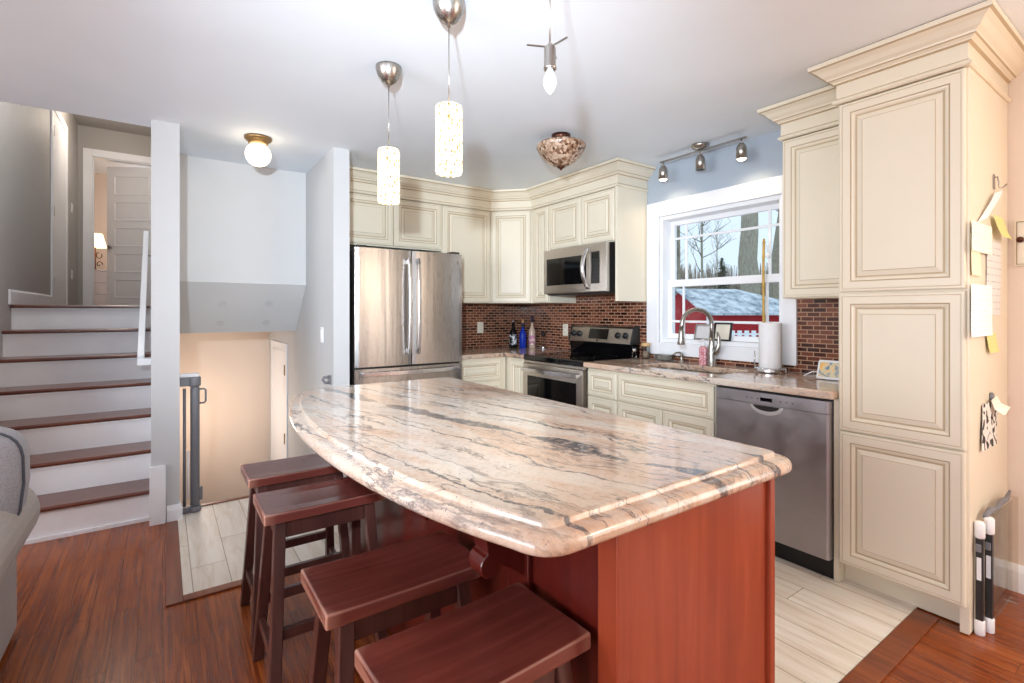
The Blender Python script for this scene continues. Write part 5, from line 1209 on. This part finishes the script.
slope([(L + ov, -ov, eh - dz), (L + ov, Wd + ov, eh - dz), (Q, Wd / 2, rh)])
mb = MB(); mb.box(-0.09, 0.02, -0.09, 0.02, 0, eh); mb.build('corner_board', M['white'], t)
t = thing('picnic_bench', 'white slatted bench on the ground before the red shed', 'bench', (24.70, 14.44, -0.55), -38)
for k in range(5):
    mb = MB(); mb.box(-0.9 + k * 0.36, -0.9 + k * 0.36 + 0.22, -0.03, 0.0, 0.06, 0.86); mb.build('slat', M['white'], t)
mb = MB(); mb.box(-0.95, 0.95, 0.0005, 0.04, 0.62, 0.72); mb.build('back_rail', M['white'], t); mb = MB(); mb.box(-0.95, 0.95, -0.42, -0.031, 0.38, 0.44); mb.build('seat', M['white'], t); mb = MB(); mb.box(-0.95, 0.95, 0.0005, 0.04, 0.0, 0.1); mb.build('lower_rail', M['white'], t)

bark = NT('tree_bark'); n_ = bark.noise(bark.co(scale=(6, 6, 1.2)), 2.5, 6, 0.65); bark.l(bark.ramp(n_, [(0.3, S(136, 128, 112)), (0.6, S(178, 170, 152)), (0.8, S(206, 200, 186))]), bark.b.inputs['Base Color']); bark.bump(n_, 0.6, 0.05); bark.set(Roughness=0.95)
twig = plain('twig_bark', S(120, 108, 98), 0.95, var=0.15)
def branch(mb, p, d, r, ln, depth, rnd):
    pts = [Vector(p)]; rad = [r]; n = 5; dd = Vector(d)
    for i in range(n):
        dd = (dd + Vector((rnd.uniform(-.22, .22), rnd.uniform(-.22, .22), rnd.uniform(-.05, .16)))).normalized()
        pts.append(pts[-1] + dd * ln / n); rad.append(r * (1 - 0.62 * (i + 1) / n))
    mb.tube(pts, rad, 5)
    if depth:
        for k in range(3 if depth > 1 else 4):
            i = rnd.randint(1, n); q = Vector((rnd.uniform(-1, 1), rnd.uniform(-1, 1), rnd.uniform(-.1, .8))).normalized()
            branch(mb, pts[i], (dd * 0.6 + q).normalized(), rad[i] * 0.75, ln * rnd.uniform(.5, .75), depth - 1, rnd)
def tree(label, x, y, r, h, seed, nb=9, lean=(0, 0), start=0.25, ln=0.34, depth=2):
    rnd = random.Random(seed)
    t = thing('tree', label, 'tree', (x, y, -0.55), 0, 'bare trees outside the window')
    pts = []; rad = []
    for i in range(11):
        k = i / 10; pts.append((lean[0] * k * k * h + rnd.uniform(-.12, .12) * r, lean[1] * k * h + rnd.uniform(-.12, .12) * r, h * k)); rad.append(r * (1.25 if i == 0 else 1.0 - 0.55 * k))
    mb = MB(); mb.tube(pts, rad, 14); mb.build('trunk', bark.mat, t)
    mb = MB()
    for k in range(nb):
        i = rnd.randint(int(10 * start), 10); q = Vector((rnd.uniform(-1, 1), rnd.uniform(-1, 1), rnd.uniform(.15, .9))).normalized()
        branch(mb, pts[i], q, min(rad[i] * 0.45, 0.045), h * ln * rnd.uniform(.6, 1.1), depth, rnd)
    mb.build('branches', twig, t)
tree('thick bare tree trunk rising in the middle of the window', 35.64, 20.20, 0.78, 19, 3, 12, start=0.5, ln=0.2)
tree('slim forked bare tree left of the thick trunk', 34.11, 23.11, 0.11, 12.0, 8, 18, start=0.25, ln=0.22)
tree('bare trunk leaning at the right edge of the window', 39.91, 20.88, 0.55, 19, 5, 7, lean=(0.02, -0.10), start=0.5, ln=0.16)
tree('slim bare tree at the left edge of the window', 38.94, 28.88, 0.27, 17, 12, 16, start=0.2, ln=0.15)
tree('slim bare sapling just left of the thick trunk', 39.16, 25.07, 0.07, 9.0, 21, 18, start=0.25, ln=0.24)
# evergreen
t = thing('evergreen_tree', 'pale green evergreen behind the shed roof', 'tree', (40.43, 25.39, -0.55))
rnd = random.Random(4); mb = MB(); mb.tube([(0, 0, 0), (0, 0, 6.6)], [0.16, 0.02], 6); mb.build('trunk', bark.mat, t)
mb = MB()
for k in range(520):
    z = 0.8 + 5.8 * (k / 520); rr = 2.2 * (1 - k / 560); a = rnd.uniform(0, 6.28); ln = rr * rnd.uniform(.6, 1)
    p = Vector((0, 0, z)); e = Vector((math.cos(a) * ln, math.sin(a) * ln, z - 0.25 * ln)); w = Vector((-math.sin(a), math.cos(a), 0)) * 0.09; u = Vector((0, 0, 0.05))
    mb.add([p - w * .4, p + w * .4, e + w, e - w, p + u, e + u * .3], [(0, 1, 2, 3), (0, 4, 5, 3), (1, 4, 5, 2), (0, 1, 4), (3, 2, 5)])
mb.build('foliage', plain('evergreen_needles', S(112, 118, 92), 0.95, var=0.25, scale=3), t)
# brushwood behind everything
rnd = random.Random(9); mb = MB()
for k in range(1500):
    F_ = rnd.uniform(49, 60); l0 = F_ * rnd.uniform(0.24, 0.66); x = F_ * 0.574 + l0 * 0.819; y = F_ * 0.819 - l0 * 0.574; h = rnd.uniform(4.2, 7.0); p = Vector((x, y, -0.6)); l_ = Vector((rnd.uniform(-.4, .4), rnd.uniform(-.5, .5), 0))
    r = rnd.uniform(.04, .11); mb.tube([p, p + l_ * .4 + Vector((0, 0, h * .5)), p + l_ + Vector((0, 0, h))], [r, r * .8, r * .3], 4)
    for j in range(3):
        q = p + l_ * .4 + Vector((0, 0, h * .5)); mb.tube([q, q + Vector((rnd.uniform(-.7, .7), rnd.uniform(-.7, .7), rnd.uniform(.3, 1.1)))], [r * .6, r * .2], 4)
o = mb.build('brushwood', plain('brushwood_bark', S(164, 150, 134), 0.95, var=0.25, scale=2)); o['kind'] = 'stuff'; o['label'] = 'grey brown brushwood thicket behind the shed'; o['category'] = 'brushwood'
